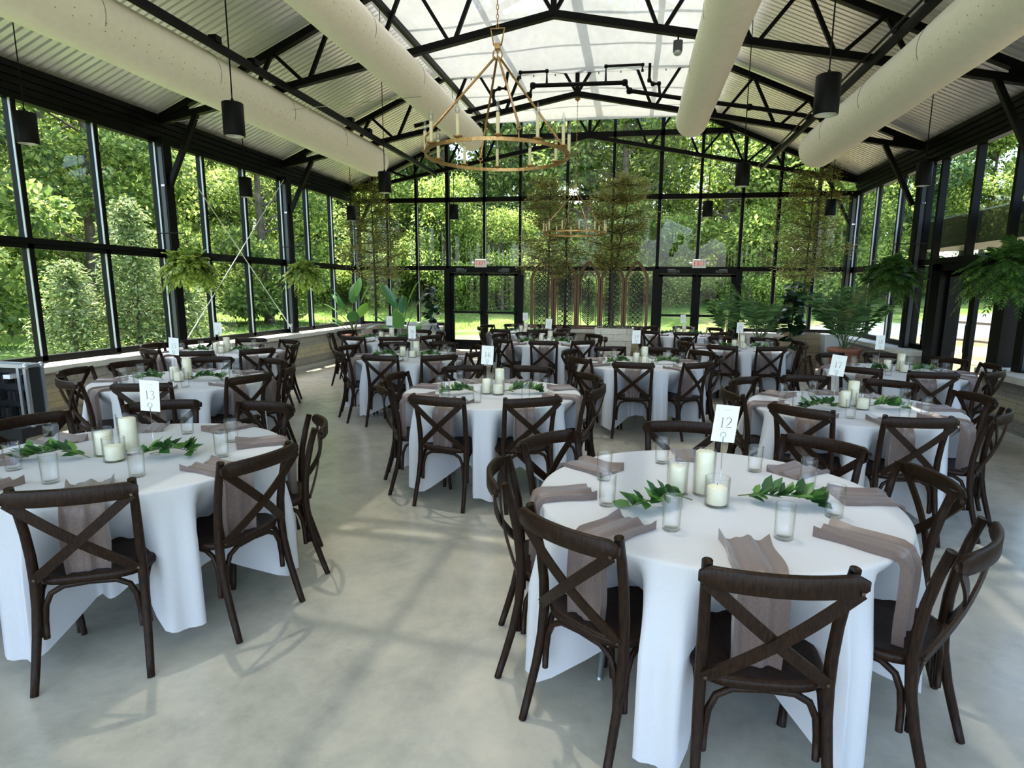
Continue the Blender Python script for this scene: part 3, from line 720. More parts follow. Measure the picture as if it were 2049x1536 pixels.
# ------------------------------------------------------------------ the cross-back chair
def make_chair():
    t = thing('crossback_chair', 'x', 'chair')
    # seat
    out = []
    for k in range(40):
        a = 2 * PI * k / 40; c, s = math.cos(a), math.sin(a)
        e = 0.52; px = abs(c) ** e * (1 if c > 0 else -1); py = abs(s) ** e * (1 if s > 0 else -1)
        w = 0.219 + 0.016 * py
        out.append((px * w, py * 0.215))
    def ring(z, d): return [(x * (1 - d / 0.21), y * (1 - d / 0.21), z) for x, y in out]
    rows = [ring(0.428, 0.012), ring(0.432, 0.0), ring(0.456, -0.004), ring(0.464, 0.004), ring(0.463, 0.02), ring(0.457, 0.032), ring(0.453, 0.09), ring(0.452, 0.15), ring(0.452, 0.205)]
    m = MB().grid(rows, closed=True); m.add(ring(0.432, 0.012), [tuple(reversed(range(40)))])
    m.build('seat', WOOD, t)
    # posts: rear legs run up to the top rail
    for s in (-1, 1):
        P = [(s * .207, -.292, 0), (s * .203, -.262, .10), (s * .198, -.228, .22), (s * .194, -.203, .34), (s * .192, -.194, .45), (s * .193, -.198, .56), (s * .196, -.212, .67), (s * .201, -.236, .78), (s * .206, -.262, .872)]
        MB().tube(P, [.015, .0165, .0175, .019, .0205, .0195, .0185, .0175, .017], 10).build('leg', WOODV, t)
        MB().tube([(s * .205, .205, 0), (s * .200, .197, .12), (s * .193, .187, .28), (s * .188, .178, .438)], [.013, .015, .0175, .020], 10).build('leg', WOODV, t)
    # bent top rail
    P = []; sc = []
    for i in range(15):
        u = -1 + 2 * i / 14; P.append((u * .232, -.288 - .050 * (1 - u * u), .838 + .004 * (1 - u * u)))
        e = 1 - max(0, abs(u) - 0.86) / 0.14 * 0.55; sc.append((1.0, e))
    prof = [(-.011, -.029), (-.007, -.034), (.007, -.034), (.011, -.029), (.011, .029), (.007, .034), (-.007, .034), (-.011, .029)]
    MB().sweep(P, prof, (0, 0, 1), sc, fixed=True).build('top_rail', WOOD, t)
    # crossed straps
    for s in (-1, 1):
        P = []; 
        for i in range(11):
            u = i / 10; P.append((s * (-.212 + .395 * u), -.300 + .085 * u - .030 * math.sin(PI * u) + (0.006 if s > 0 else -0.004), .822 - .352 * u))
        pr = [(-.0195, -.005), (.0195, -.005), (.0195, .005), (-.0195, .005)]
        m = MB().sweep(P, pr, (0, 1, 0), fixed=True, smooth=False)
        for p in (P[0], P[-1]): m.lathe([(0.0, -.012), (.008, -.010), (.009, -.006)], 8, (p[0], p[1] , p[2]), mat=1) if False else m.box(p[0] - .005, p[0] + .005, p[1] - .010, p[1] - .003, p[2] - .005, p[2] + .005, mat=1)
        m.build('cross_strap', [WOOD, BOLT], t)
    # bentwood arches under the seat
    A = {(-1, -1): V(-.190, -.198, 0), (1, -1): V(.190, -.198, 0), (-1, 1): V(-.186, .178, 0), (1, 1): V(.186, .178, 0)}
    fr = [(.055, .20), (.058, .28), (.075, .345), (.13, .395), (.25, .421), (.5, .427), (.75, .421), (.87, .395), (.925, .345), (.942, .28), (.945, .20)]
    for a, b in (((-1, -1), (1, -1)), ((1, -1), (1, 1)), ((1, 1), (-1, 1)), ((-1, 1), (-1, -1))):
        p, q = A[a], A[b]; pts = []
        for u, z in fr:
            c = p.lerp(q, u); k = 1 + 0.12 * (0.43 - z); pts.append((c.x * k, c.y * k, z))
        MB().tube(pts, .0122, 8).build('arch_brace', WOOD, t)
    return t
chair0 = make_chair(); chair_used = False

# ------------------------------------------------------------------ tables
TABLES = [
    # number, centre, chair azimuths, where it stands
    ('12', (0.373, 2.668), [-85, -129, -170, 152, 95, 44, 7, -38], 'foreground right table 12'),
    ('13', (-2.64, 2.733), [-58, -13, 30, 76, 121, 165, -148, -103], 'foreground left table 13'),
    ('15', (-4.256, 5.11), [-67, -18, 22, 64, 112, 158, -161, -112], 'second row left table 15'),
    ('16', (-1.197, 5.086), [-59, -14, 30, 78, 123, 172, -146, -104], 'second row middle table 16'),
    ('17', (1.723, 5.054), [-84, -42, 6, 52, 97, 141, -174, -127], 'second row right table 17'),
    ('18', (3.00, 7.52), [-91, -47, -3, 34, 78, 122, 167, -134], 'third row right table 18'),
    ('19', (0.11, 7.58), [-96, -52, -7, 33, 72, 118, 167, -141], 'third row inner right table 19'),
    ('20', (-2.86, 7.56), [-93, -50, -12, 36, 82, 128, 177, -137], 'third row inner left table 20'),
    ('21', (-5.52, 7.42), [-75, -29, 13, 57, 102, 148, -165, -120], 'third row left table 21'),
    ('22', (-4.25, 10.05), [-60, -18, 26, 70, 115, 163, -150, -103], 'fourth row left table 22'),
    ('23', (-1.42, 10.08), [-85, -46, -4, 38, 78, 121, 160, -130], 'fourth row middle table 23'),
    ('24', (1.667, 9.97), [-112, -70, -24, 11, 56, 100, 150, -160], 'fourth row right table 24'),
    ('26', (-2.25, 12.5), [-65, -20, 26, 70, 116, 160, -155, -110], 'last row left table 26'),
    ('25', (1.0, 12.75), [-92, -47, -2, 42, 87, 130, 174, -138], 'last row right table 25'),
]
def side_word(az):
    d = ['right', 'far right', 'far', 'far left', 'left', 'near left', 'near', 'near right']
    return d[int(((az % 360) + 22.5) // 45) % 8]

def dedupe_sides(azs):
    """eight chairs, eight compass words, each used once, in order round the table"""
    order = sorted(range(8), key=lambda i: azs[i] % 360)
    words = ['right', 'far right', 'far', 'far left', 'left', 'near left', 'near', 'near right']
    best = None
    for k in range(8):
        c = 0
        for j, i in enumerate(order):
            d = abs(((azs[i] - 45 * ((j + k) % 8) + 180) % 360) - 180); c += d * d
        if best is None or c < best[0]: best = (c, k)
    res = [None] * 8
    for j, i in enumerate(order): res[i] = words[(j + best[1]) % 8]
    return res

def tablecloth(azs, seed):
    rr = random.Random(seed); n = 216
    aa = sorted(math.radians(a % 360) for a in azs)
    ph = [rr.uniform(0, 6.28) for _ in range(6)]
    rows = []
    for r, z in ((0.001, .757), (.25, .757), (.5, .757), (.70, .757), (.748, .757), (.760, .7555), (.7665, .7515), (.770, .744)):
        rows.append([(r * math.cos(2 * PI * i / n), r * math.sin(2 * PI * i / n), z) for i in range(n)])
    def info(th):
        # distance to the middle of the gap between neighbouring chairs
        for k in range(len(aa)):
            a0 = aa[k]; a1 = aa[(k + 1) % len(aa)] + (2 * PI if k == len(aa) - 1 else 0)
            t = th if th >= a0 else th + 2 * PI
            if a0 <= t <= a1:
                mid = (a0 + a1) / 2; half = (a1 - a0) / 2
                return (t - mid), half, k
        return 0, .4, 0
    lobw = [rr.uniform(0.85, 1.15) for _ in aa]; lobr = [rr.uniform(-.02, .04) for _ in aa]; sk = [rr.uniform(-.03, .03) for _ in aa]
    NZ = 16
    for j in range(1, NZ + 1):
        u = j / NZ; row = []
        for i in range(n):
            th = 2 * PI * i / n; d, half, k = info(th)
            wide = 0.125 * lobw[k] * (half / 0.393); dd = abs(d - sk[k])
            p = 1 - min(1, max(0, (dd - wide * 0.72) / (wide * 0.8))); p = p * p * (3 - 2 * p)
            zh = .085 + .10 * (1 - p) + .022 * math.sin(7 * th + ph[0]) + .012 * math.sin(16 * th + ph[5])
            z = .744 - (.744 - zh) * u
            dep = min(1, (0.744 - z) / 0.30)
            inn = .770 - .325 * (dep ** 1.15) + .022 * math.sin(24 * th + ph[4]) * dep
            outr = .772 + (.055 + lobr[k]) * min(1, dep * 0.8) + .02 * (dep > 0.9) * (u - .5)
            r = inn + (outr - inn) * p
            r += p * .012 * math.cos(d * 46 + ph[4]) * min(1, dep) + (.006 * math.sin(9 * th + ph[1]) + .005 * math.sin(17 * th + ph[2]) + .003 * math.sin(29 * th + ph[3])) * min(1, dep * 1.6)
            row.append((r * math.cos(th), r * math.sin(th), z))
        rows.append(row)
    return MB().grid(rows, closed=True)

def napkin_mesh(v):
    """folded strip lying on the top and falling over the rim; y points outward, rim at y=0"""
    rr = random.Random(100 + v); L0 = .235 + .02 * v; drop = .30 + .02 * v
    path = [(-L0 + L0 * 0.93 * i / 9, 0.0) for i in range(10)] + [(-.004, -.002), (.008, -.010), (.014, -.024)] + [(.016 + .002 * math.sin(i), -.04 - (drop - .04) * i / 7) for i in range(8)]
    nw = 14; top = []; bot = []
    for k, (y, z) in enumerate(path):
        tr, br = [], []
        for i in range(nw + 1):
            w = -1 + 2 * i / nw
            fold = .0045 * math.sin(w * 5.5 + v) + .003 * math.sin(w * 11 + 2 * v)
            edge = .010 * max(0, abs(w) - .78) / .22
            amp = 1.0 + (1.0 if k < 3 else 0) * (1 - k / 3) 
            h = .010 + (fold + edge) * amp * (1.3 if k > 12 else 1)
            width = .086 - .006 * k / len(path) + .004 * math.sin(k * .8 + v)
            x = w * width + (.012 * (k / len(path)) * (v - 1))
            if k < 10: q = (x, y, z + h); q2 = (x, y, z + .001)
            elif k < 13: q = (x, y + h * .6, z + h * .6); q2 = (x, y, z)
            else: q = (x, y + h * 1.2, z); q2 = (x, y - .001, z)
            tr.append(q); br.append(q2)
        top.append(tr); bot.append(br)
    m = MB().grid(top).grid([list(reversed(r)) for r in bot])
    m.grid([top[0], bot[0]]); m.grid([bot[-1], top[-1]])
    m.grid([[r[0] for r in top], [r[0] for r in bot]]); m.grid([[r[-1] for r in bot], [r[-1] for r in top]])
    return m
nap0 = []
for v in range(3):
    o = napkin_mesh(v).build('napkin', TAUPE); tag(o, 'x', 'napkin'); nap0.append(o)
nap_used = [False] * 3

def tumbler():
    m = MB().lathe([(.0, .0), (.031, .0), (.034, .003), (.0365, .132), (.0355, .134), (.0345, .132), (.032, .018), (.028, .013), (.0, .012)], 24)
    o = m.build('water_glass', GLASS); return tag(o, 'x', 'glass')
tum0 = tumbler(); tum_used = False

def vase(R, h, ch, cr):
    t = thing('candle_holder', 'x', 'candle holder')
    MB().lathe([(.0, .0), (R - .004, .0), (R, .004), (R, h - .002), (R - .0015, h), (R - .003, h - .002), (R - .003, .009), (R - .006, .007), (.0, .007)], 28).build('glass_cylinder', GLASS, t)
    c = MB().lathe([(cr - .002, .009), (cr, .012), (cr, ch), (cr - .004, ch + .003), (cr * .6, ch + .0045), (.004, ch + .008), (.0, ch + .008)], 26, cap0=True).build('pillar_candle', WAX, t)
    MB().tube([(0, 0, ch + .006), (.001, 0, ch + .016)], .0012, 5).build('wick', WICK, c)
    return t
vases = [vase(.047, .150, .125, .037), vase(.048, .205, .195, .040), vase(.052, .125, .080, .042)]
vase_used = [False] * 3

GL = {  # digit strokes on a 0..1 x 0..1.6 grid: list of polylines (x, y, width)
    '1': [[(.30, 1.35, .05), (.52, 1.55, .09), (.52, .06, .13)], [(.28, .03, .05), (.76, .03, .05)]],
    '2': [[(.12, 1.25, .07), (.2, 1.48, .08), (.48, 1.6, .06), (.78, 1.45, .11), (.84, 1.15, .13), (.66, .75, .11), (.3, .32, .07), (.1, .06, .08), (.9, .06, .10), (.96, .22, .05)]],
    '3': [[(.14, 1.35, .06), (.36, 1.58, .07), (.68, 1.5, .1), (.76, 1.2, .12), (.6, .92, .07), (.38, .84, .05), (.66, .76, .07), (.86, .46, .13), (.72, .12, .10), (.4, .0, .06), (.1, .14, .09)]],
    '4': [[(.68, 1.58, .08), (.08, .50, .06), (.95, .50, .08)], [(.68, 1.6, .1), (.68, .02, .13)]],
    '5': [[(.82, 1.55, .08), (.28, 1.55, .06), (.22, .92, .06), (.56, .98, .07), (.84, .7, .12), (.82, .3, .12), (.5, .0, .07), (.12, .12, .09)]],
    '6': [[(.78, 1.55, .06), (.4, 1.25, .08), (.16, .7, .13), (.2, .25, .12), (.5, .0, .06), (.82, .25, .11), (.84, .6, .12), (.56, .88, .06), (.22, .68, .06)]],
    '7': [[(.1, 1.35, .06), (.14, 1.55, .07), (.92, 1.55, .08), (.62, .9, .07), (.42, .02, .13)]],
    '8': [[(.5, 1.58, .06), (.2, 1.38, .1), (.24, 1.05, .08), (.5, .86, .1), (.82, .55, .1), (.78, .15, .11), (.5, .0, .06), (.18, .15, .11), (.16, .5, .1), (.42, .82, .08), (.76, 1.1, .09), (.78, 1.4, .1), (.5, 1.58, .06)]],
    '9': [[(.2, .03, .06), (.6, .35, .08), (.84, .9, .13), (.8, 1.35, .12), (.5, 1.6, .06), (.18, 1.35, .11), (.16, 1.0, .12), (.44, .72, .06), (.78, .92, .06)]],
    '0': [[(.5, 1.6, .06), (.18, 1.25, .12), (.14, .7, .13), (.3, .15, .1), (.5, .0, .06), (.8, .25, .12), (.86, .85, .13), (.74, 1.4, .1), (.5, 1.6, .06)]],
    'E': [[(.1, 0, .2), (.1, 1.6, .2)], [(0, .09, .18), (.72, .09, .18)], [(0, .8, .18), (.6, .8, .18)], [(0, 1.51, .18), (.72, 1.51, .18)]],
    'X': [[(.08, 0, .2), (.80, 1.6, .2)], [(.80, 0, .2), (.08, 1.6, .2)]],
    'I': [[(.45, 0, .2), (.45, 1.6, .2)]],
    'T': [[(.42, 0, .2), (.42, 1.5, .2)], [(.02, 1.51, .18), (.82, 1.51, .18)]],
}
def glyph(m, ch, x, z, s, y, mat):
    for pl in GL[ch]:
        pts = [(x + px * s, z + pz * s, w * s) for px, pz, w in pl]; L, Rr = [], []
        for i, (px, pz, w) in enumerate(pts):
            a = pts[max(0, i - 1)]; b = pts[min(len(pts) - 1, i + 1)]; dx, dz = b[0] - a[0], b[1] - a[1]; l = math.hypot(dx, dz) or 1
            nx, nz = -dz / l, dx / l; L.append((px + nx * w / 2, y, pz + nz * w / 2)); Rr.append((px - nx * w / 2, y, pz - nz * w / 2))
        m.grid([L, Rr], mat=mat, smooth=False)

def number_card(num, loc, rz, where, tilt):
    t = thing('table_number_card', 'white card numbered %s on a wire stand %s' % (num, where), 'table number', loc, rz, 'table number cards')
    MB().lathe([(0, 0), (.022, 0), (.022, .004), (.004, .007)], 16).tube([(0, 0, .005), (0, 0, .255)], .0016, 6).tube([(.012 * math.sin(q), 0, .268 - .012 * math.cos(q)) for q in np.linspace(0, 1.75 * PI, 14)], .0015, 5).build('wire_stand', WIRE, t)
    c = MB(); c.box(-.053, .053, .0015, .0032, .235, .400, 0)
    s = .029
    for i, chh in enumerate(num): glyph(c, chh, (i - 1) * s * 1.02 - .0, .300, s, .0012, 1)
    for k in range(6): c.box(-.018 + k * .0062, -.0135 + k * .0062, .0010, .0013, .3775, .3795, 2)
    M = Matrix.Rotation(tilt, 4, 'Y'); c.v = [tuple((M @ (Vector(p) - Vector((0, 0, .25)))) + Vector((0, 0, .25))) for p in c.v]
    c.build('card', [PAPER, INK, FAINT], t)

def sprig(seed, n=17, L=.26):
    rr = random.Random(seed); m = MB(); pts = []; x = 0
    for i in range(7): pts.append(V(i * L / 6, .02 * math.sin(i * 1.1 + seed), .012 + .028 * math.sin(PI * i / 6)))
    stem = MB().tube(pts, [.0022] * 5 + [.0016, .001], 5)
    for i in range(n * 2):
        u = .12 + .88 * i / (n * 2); k = u * 6; j = min(5, int(k)); p = pts[j].lerp(pts[j + 1], k - j)
        a = rr.choice([-1, 1]) * rr.uniform(.5, 1.3); el = rr.uniform(-.05, .9); l = rr.uniform(.052, .088); w = l * .25
        d = V(math.cos(a) * math.cos(el), math.sin(a) * math.cos(el), math.sin(el)); sd = d.cross(V(0, 0, 1)).normalized(); sd = (sd * math.cos(rr.uniform(-.6, .6)) + V(0, 0, rr.uniform(-.5, .5))).normalized(); up = sd.cross(d)
        P = [p, p + d * l * .3 + sd * w, p + d * l * .65 + sd * w * .8, p + d * l - up * .006, p + d * l * .65 - sd * w * .8, p + d * l * .3 - sd * w, p + d * l * .3 - up * .004, p + d * l * .65 - up * .005]
        for q in P: q.z = max(q.z, .0015)
        m.add(P, [(0, 1, 6), (0, 6, 5), (1, 2, 7, 6), (6, 7, 4, 5), (2, 3, 7), (7, 3, 4)], 0, True)
    t = thing('greenery_sprig', 'x', 'greenery')
    m.build('leaves', SPRIG, t); stem.build('stem', STEM, t)
    return t
spr0 = [sprig(3), sprig(8, 20, .30), sprig(15, 16, .23)]; spr_used = [False] * 3

def place(arr, used, i, loc, rz, label, group):
    if not used[i]:
        o = arr[i]; used[i] = True; o.location = loc; o.rotation_euler = (0, 0, rz); o['label'] = label
    else: o = dup(arr[i], loc, rz, label)
    o['group'] = group
    return o

CU = [False]; TU = [False]
SKIP = {('13', -148), ('13', -103), ('13', 165)} - {('13', 165)}
for ti, (num, (cx, cyy), azs, desc) in enumerate(TABLES):
    words = dedupe_sides(azs)
    t = thing('round_table', 'round folding table under the white cloth of %s' % desc, 'table', (cx, cyy, 0), 0, 'round banquet tables')
    MB().lathe([(.0, .722), (.735, .722), (.742, .728), (.742, .746), (.735, .750), (.0, .750)], 48).build('tabletop', PLY, t)
    for s1 in (-1, 1):
        for s2 in (-1, 1): MB().tube([(s1 * .40, s2 * .26, .72), (s1 * .46, s2 * .30, .02), (s1 * .46, s2 * .30, .0)], [.015, .015, .013], 10).build('leg', STEELG, t)
    co = tablecloth(azs, ti).build('tablecloth', LINEN); co.location = (cx, cyy, 0)
    tag(co, 'white linen cloth draped over round %s' % desc, 'tablecloth', 'white round tablecloths')
    for a, wd in zip(azs, words):
        ar = math.radians(a); rr = random.Random(int(a * 7 + ti * 31))
        D = .655 + rr.uniform(-.02, .02); wob = math.radians(rr.uniform(-7, 7))
        lc = (cx + D * math.cos(ar), cyy + D * math.sin(ar), 0); rz = ar + PI / 2 + wob
        place([chair0], CU, 0, lc, rz, 'dark brown cross-back chair on the %s side of %s' % (wd, desc), 'cross-back chairs at %s' % ('table ' + num))
        # napkin in front of the chair
        v = rr.randrange(3); an = ar + math.radians(rr.uniform(-3, 3))
        place(nap0, nap_used, v, (cx + .768 * math.cos(an), cyy + .768 * math.sin(an), .7575), an - PI / 2 + math.radians(rr.uniform(-9, 9)), 'taupe napkin hanging over the %s edge of %s' % (wd, desc), 'taupe napkins on %s' % ('table ' + num))
        ag = ar + math.radians(16 + rr.uniform(-3, 3)); rg = .485 + rr.uniform(-.02, .03)
        place([tum0], TU, 0, (cx + rg * math.cos(ag), cyy + rg * math.sin(ag), .7575), 0, 'clear water glass by the %s napkin of %s' % (wd, desc), 'water glasses on %s' % ('table ' + num))
    rr = random.Random(50 + ti)
    cp = {'12': [(-.155, -.01), (-.04, .0), (.0, -.135)], '13': [(-.11, -.05), (.0, .0), (.03, -.13)], '16': [(-.03, -.09), (.05, .07), (.075, -.11)]}.get(num) or [(-.09 + rr.uniform(-.03, .03), -.04), (.03 + rr.uniform(-.02, .03), .04), (.04, -.11)]
    for k, (ds, (dx, dy)) in enumerate(zip(('medium ivory pillar candle in a glass cylinder', 'tall ivory pillar candle in a glass cylinder', 'short ivory pillar candle in a wide glass cylinder'), cp)):
        place(vases, vase_used, k, (cx + dx, cyy + dy, .7575), rr.uniform(0, 6), '%s on %s' % (ds, desc), 'pillar candles in glass cylinders')
    s_ = {'12': (.035, .03), '13': (.13, .02), '16': (-.06, .05), '17': (-.12, .05), '15': (-.1, .02), '21': (-.1, .05), '18': (-.16, .1), '19': (-.07, .05), '20': (-.02, .05)}.get(num, (.0, .08))
    number_card(num, (cx + s_[0], cyy + s_[1], .7575), {'12': .22, '13': .12, '17': -.3, '16': .1}.get(num, rr.uniform(-.2, .3)) , 'on %s' % desc, {'12': .10, '13': .05, '17': .10, '20': 0, '16': .05}.get(num, rr.uniform(-.05, .08)))
    for k, (dx, dy, rz) in enumerate((( -.10, -.13, PI + .25), (.10, -.06, .1))):
        i = (ti + k) % 3
        place(spr0, spr_used, i, (cx + dx, cyy + dy, .7575), rz + rr.uniform(-.25, .25), 'leafy green sprig %s the candles on %s' % (('left of', 'right of')[k], desc), 'greenery sprigs around the candles').scale = (1.15, 1.2, 1.25)

# ------------------------------------------------------------------ exit signs
for x, d in ((-3.655, 'left'), (1.40, 'right')):
    t = thing('exit_sign', 'white EXIT sign with red letters above the %s back door' % d, 'exit sign', (x, YB - 0.14, 2.15), 0, 'exit signs')
    m = MB().bbox(-.145, .145, -.02, .02, 0, .19, .012); m.build('housing', SIGNW, t)
    l = MB(); s = .055
    for i, chh in enumerate('EXIT'): glyph(l, chh, -.112 + i * .060, .046, s * 1.12, -.0215, 0)
    l.build('lettering', REDS, t)
    for s2 in (-1, 1):
        MB().lathe([(.0, -.03), (.032, -.03), (.036, .01), (.02, .03)], 14, (s2 * .185, -.02, .10)).build('lamp_head', SIGNW, t)

# ------------------------------------------------------------------ arched screens on the back sill
def arch_outline(w, h, hs, n=10):
    """pointed arch: straight sides to hs then curves to the apex at h"""
    L = [(-w, 0), (-w, hs)]; 
    for i in range(1, n + 1):
        u = i / n; a = u * PI / 2
        L.append((-w * (1 - u ** 1.75), hs + (h - hs) * u))
    return L + [(-x, z) for x, z in reversed(L[:-1])]
for k in range(5):
    x = -2.15 + .545 * k
    t = thing('arched_screen', 'pointed arch wood screen with dark lattice, %s' % ['first from the left exit door', 'second from the left exit door', 'middle of five with concentric diamond lattice', 'second from the right, behind the slender trunk', 'nearest the right exit door'][k], 'screen', (x, YB - 0.24, .735), 0, 'five arched lattice screens')
    hh = 1.55; hs = 1.12
    ol = arch_outline(.245, hh, hs); prof = [(-.034, -.016), (.034, -.016), (.034, .016), (-.034, .016)]
    MB().sweep([(p[0], 0, p[1]) for p in ol], prof, (0, 1, 0), fixed=True, smooth=False).box(-.245, .245, -.014, .014, .0, .05).build('frame', SCREENW, t)
    il = arch_outline(.175, hh - .20, hs, 8)
    MB().sweep([(p[0], 0, p[1] + .06 if p[1] < .01 else p[1]) for p in il], [(-.009, -.01), (.009, -.01), (.009, .01), (-.009, .01)], (0, 1, 0), fixed=True, smooth=False).build('inner_frame', SCREENW, t)
    m = MB()
    def inside(px, pz):
        if pz < .07 or abs(px) > .172: return False
        if pz <= hs: return True
        u = (pz - hs) / (hh - .20 - hs); return u < 1 and abs(px) < .17 * (1 - u ** 1.75)
    def seg(a, b, w=.009):
        n = 6
        for i in range(n):
            p = (a[0] + (b[0] - a[0]) * i / n, a[1] + (b[1] - a[1]) * i / n); q = (a[0] + (b[0] - a[0]) * (i + 1) / n, a[1] + (b[1] - a[1]) * (i + 1) / n)
            if inside(*p) and inside(*q): m.beam((p[0], 0, p[1]), (q[0], 0, q[1]), w * 2.0, .008, (0, 1, 0))
    if k == 2:
        for cz in (.36, .90):
            for r in (.04, .085, .13, .175, .22, .265):
                for sx, sz in ((1, 1), (1, -1), (-1, -1), (-1, 1)): seg((0, cz + sz * r), (sx * r, cz), .010)
        seg((0, .07), (0, 1.4), .009)
    else:
        c = .115
        for iz in range(13):
            for ix in (-1, 0, 1):
                cx_, cz_ = ix * c, .12 + iz * c
                seg((cx_ - c / 2, cz_ - c / 2), (cx_ + c / 2, cz_ + c / 2), .008); seg((cx_ - c / 2, cz_ + c / 2), (cx_ + c / 2, cz_ - c / 2), .008)
                r = .038
                for q in range(8):
                    a, b = q * PI / 4, (q + 1) * PI / 4; seg((cx_ + r * math.cos(a), cz_ + r * math.sin(a)), (cx_ + r * math.cos(b), cz_ + r * math.sin(b)), .007)
                seg((cx_ - c / 2, cz_ - c / 2), (cx_ - c / 2, cz_ + c / 2), .006)
        for iz in range(14): seg((-.17, .0625 + iz * c), (.17, .0625 + iz * c), .006)
    m.build('lattice', LATT, t)

# ------------------------------------------------------------------ plants
def leafcloud(P, D, size, aspect=.5, fold=.25, lift=0.0):
    """numpy arrays of rhombic folded leaves at P pointing along D"""
    n = len(P); up = nrng.normal(size=(n, 3)) * .6 + np.array([0, 0, 1.0])
    D = D / np.linalg.norm(D, axis=1, keepdims=True)
    S_ = np.cross(D, up); S_ /= np.linalg.norm(S_, axis=1, keepdims=True) + 1e-9; U = np.cross(S_, D)
    L = size[:, None]
    a = P; b = P + D * L * .45 + S_ * L * aspect / 2 + U * L * fold * .4; c = P + D * L; d = P + D * L * .45 - S_ * L * aspect / 2 + U * L * fold * .4
    v = np.stack([a, b, c, d], 1).reshape(-1, 3)
    i = np.arange(n)[:, None] * 4
    return v, i
def leaf_mesh(name, P, D, size, mat, parent, aspect=.5, fold=.25):
    v, i = leafcloud(P, D, size, aspect, fold); n = len(P)
    f = np.concatenate([i + np.array([[0, 1, 2]]), i + np.array([[0, 2, 3]])]).tolist()
    me = bpy.data.meshes.new(name); me.from_pydata(v.tolist(), [], f); me.materials.append(mat); me.update()
    o = bpy.data.objects.new(name, me); COL.objects.link(o)
    if parent is not None: o.parent = parent; KIDS.setdefault(parent.name, []).append(o)
    return o

OLIVE = leafmat('olive_tree_leaf', [(0.0, (0.06, 0.08, 0.016)), (0.5, (0.15, 0.18, 0.04)), (0.85, (0.28, 0.27, 0.07)), (1.0, (0.36, 0.24, 0.09))], 0.45)
PALML = leafmat('palm_leaf', [(0.0, (0.02, 0.06, 0.015)), (0.6, (0.06, 0.15, 0.04)), (1.0, (0.14, 0.28, 0.08))], 0.3, 0.4, 0.5)
FIGL = leafmat('fig_leaf', [(0.0, (0.008, 0.025, 0.01)), (1.0, (0.02, 0.06, 0.02))], 0.08, 0.35, 0.5)
BOPL = leafmat('paddle_leaf', [(0.0, (0.02, 0.08, 0.025)), (0.6, (0.05, 0.17, 0.04)), (1.0, (0.16, 0.34, 0.05))], 0.3, 0.35, 0.5)
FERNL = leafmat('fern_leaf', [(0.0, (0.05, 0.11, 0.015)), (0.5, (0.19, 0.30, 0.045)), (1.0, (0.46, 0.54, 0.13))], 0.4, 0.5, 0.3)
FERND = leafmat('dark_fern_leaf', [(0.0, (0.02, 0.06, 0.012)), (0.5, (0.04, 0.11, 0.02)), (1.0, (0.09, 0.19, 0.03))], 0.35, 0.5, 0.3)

def indoor_tree(x, y, z0, zc0, zc1, w, label, seed, lean=0.0, fork=False):
    """slender tree whose leaves lie in flat layered tiers"""
    rr = random.Random(seed); t = thing('layered_tree', label, 'potted tree', (x, y, z0), 0, 'tall slender potted trees')
    H = zc1 - z0; tr = MB(); pts = [(lean * math.sin(u * 1.3), .03 * math.sin(u * 5), u * H) for u in np.linspace(0, 1, 9)]
    tr.tube(pts, [.032 - .024 * i / 8 for i in range(9)], 8)
    stems = [pts]
    if fork:
        p2 = [(0.02 + .30 * u ** 1.1 + lean * .2, .04, (.35 + .62 * u) * H) for u in np.linspace(0, 1, 7)]
        tr.tube(p2, [.026 - .018 * i / 6 for i in range(7)], 7); stems.append(p2)
    P, D, Z = [], [], []
    nb = 0
    for st in stems:
        tiers = 9 if not fork else 6
        for k in range(tiers):
            u = (zc0 - z0) / H + (1 - (zc0 - z0) / H) * (k + .3) / tiers
            u = min(.98, u)
            lo = st[0][2] / H
            if u < lo: continue
            j = min(len(st) - 2, int((u - lo) / (st[-1][2] / H - lo + 1e-6) * (len(st) - 1))); j = max(0, j)
            b = Vector(st[j]).lerp(Vector(st[j + 1]), .5); b.z = u * H
            spread = w * (1.0 - .55 * (k / tiers) ** 1.6) * (.75 if k == 0 else 1) * (0.62 if fork else 1)
            for q in range(12):
                a = rr.uniform(0, 2 * PI); l = spread * rr.uniform(.55, 1.05)
                e = b + V(math.cos(a) * l, math.sin(a) * l * .8, l * rr.uniform(-.12, .48))
                mid = b.lerp(e, .5) + V(0, 0, -.02)
                tr.tube([b, mid, e], [.007, .005, .002], 5)
                for h in range(6):
                    c = b.lerp(e, rr.uniform(.35, 1)); a2 = a + rr.uniform(-1.1, 1.1); l2 = l * rr.uniform(.15, .4)
                    e2 = c + V(math.cos(a2) * l2, math.sin(a2) * l2, l2 * rr.uniform(-.12, .15)); tr.tube([c, e2], [.003, .0012], 4)
                    for g_ in range(15):
                        p = c.lerp(e2, rr.uniform(0.1, 1.1)); P.append((p.x + rr.gauss(0, .05), p.y + rr.gauss(0, .05), p.z + rr.gauss(0, .07)))
                        aa = rr.uniform(0, 2 * PI); D.append((math.cos(aa), math.sin(aa), rr.uniform(-.3, .5)))
    tr.build('trunk', BARKI, t)
    leaf_mesh('foliage', np.array(P), np.array(D), nrng.uniform(.035, .062, len(P)), OLIVE, t, .5)
    return t
indoor_tree(-5.95, 13.4, .70, 1.9, 3.95, .85, 'tall layered potted tree in the back left corner', 21)
indoor_tree(-1.93, 13.5, .70, 1.95, 4.0, .80, 'tall layered potted tree in front of the leftmost arched screens', 22, .05)
indoor_tree(-.45, 13.4, .74, 2.1, 4.05, 1.15, 'forked layered tree growing from the large white planter', 23, -.10, True)
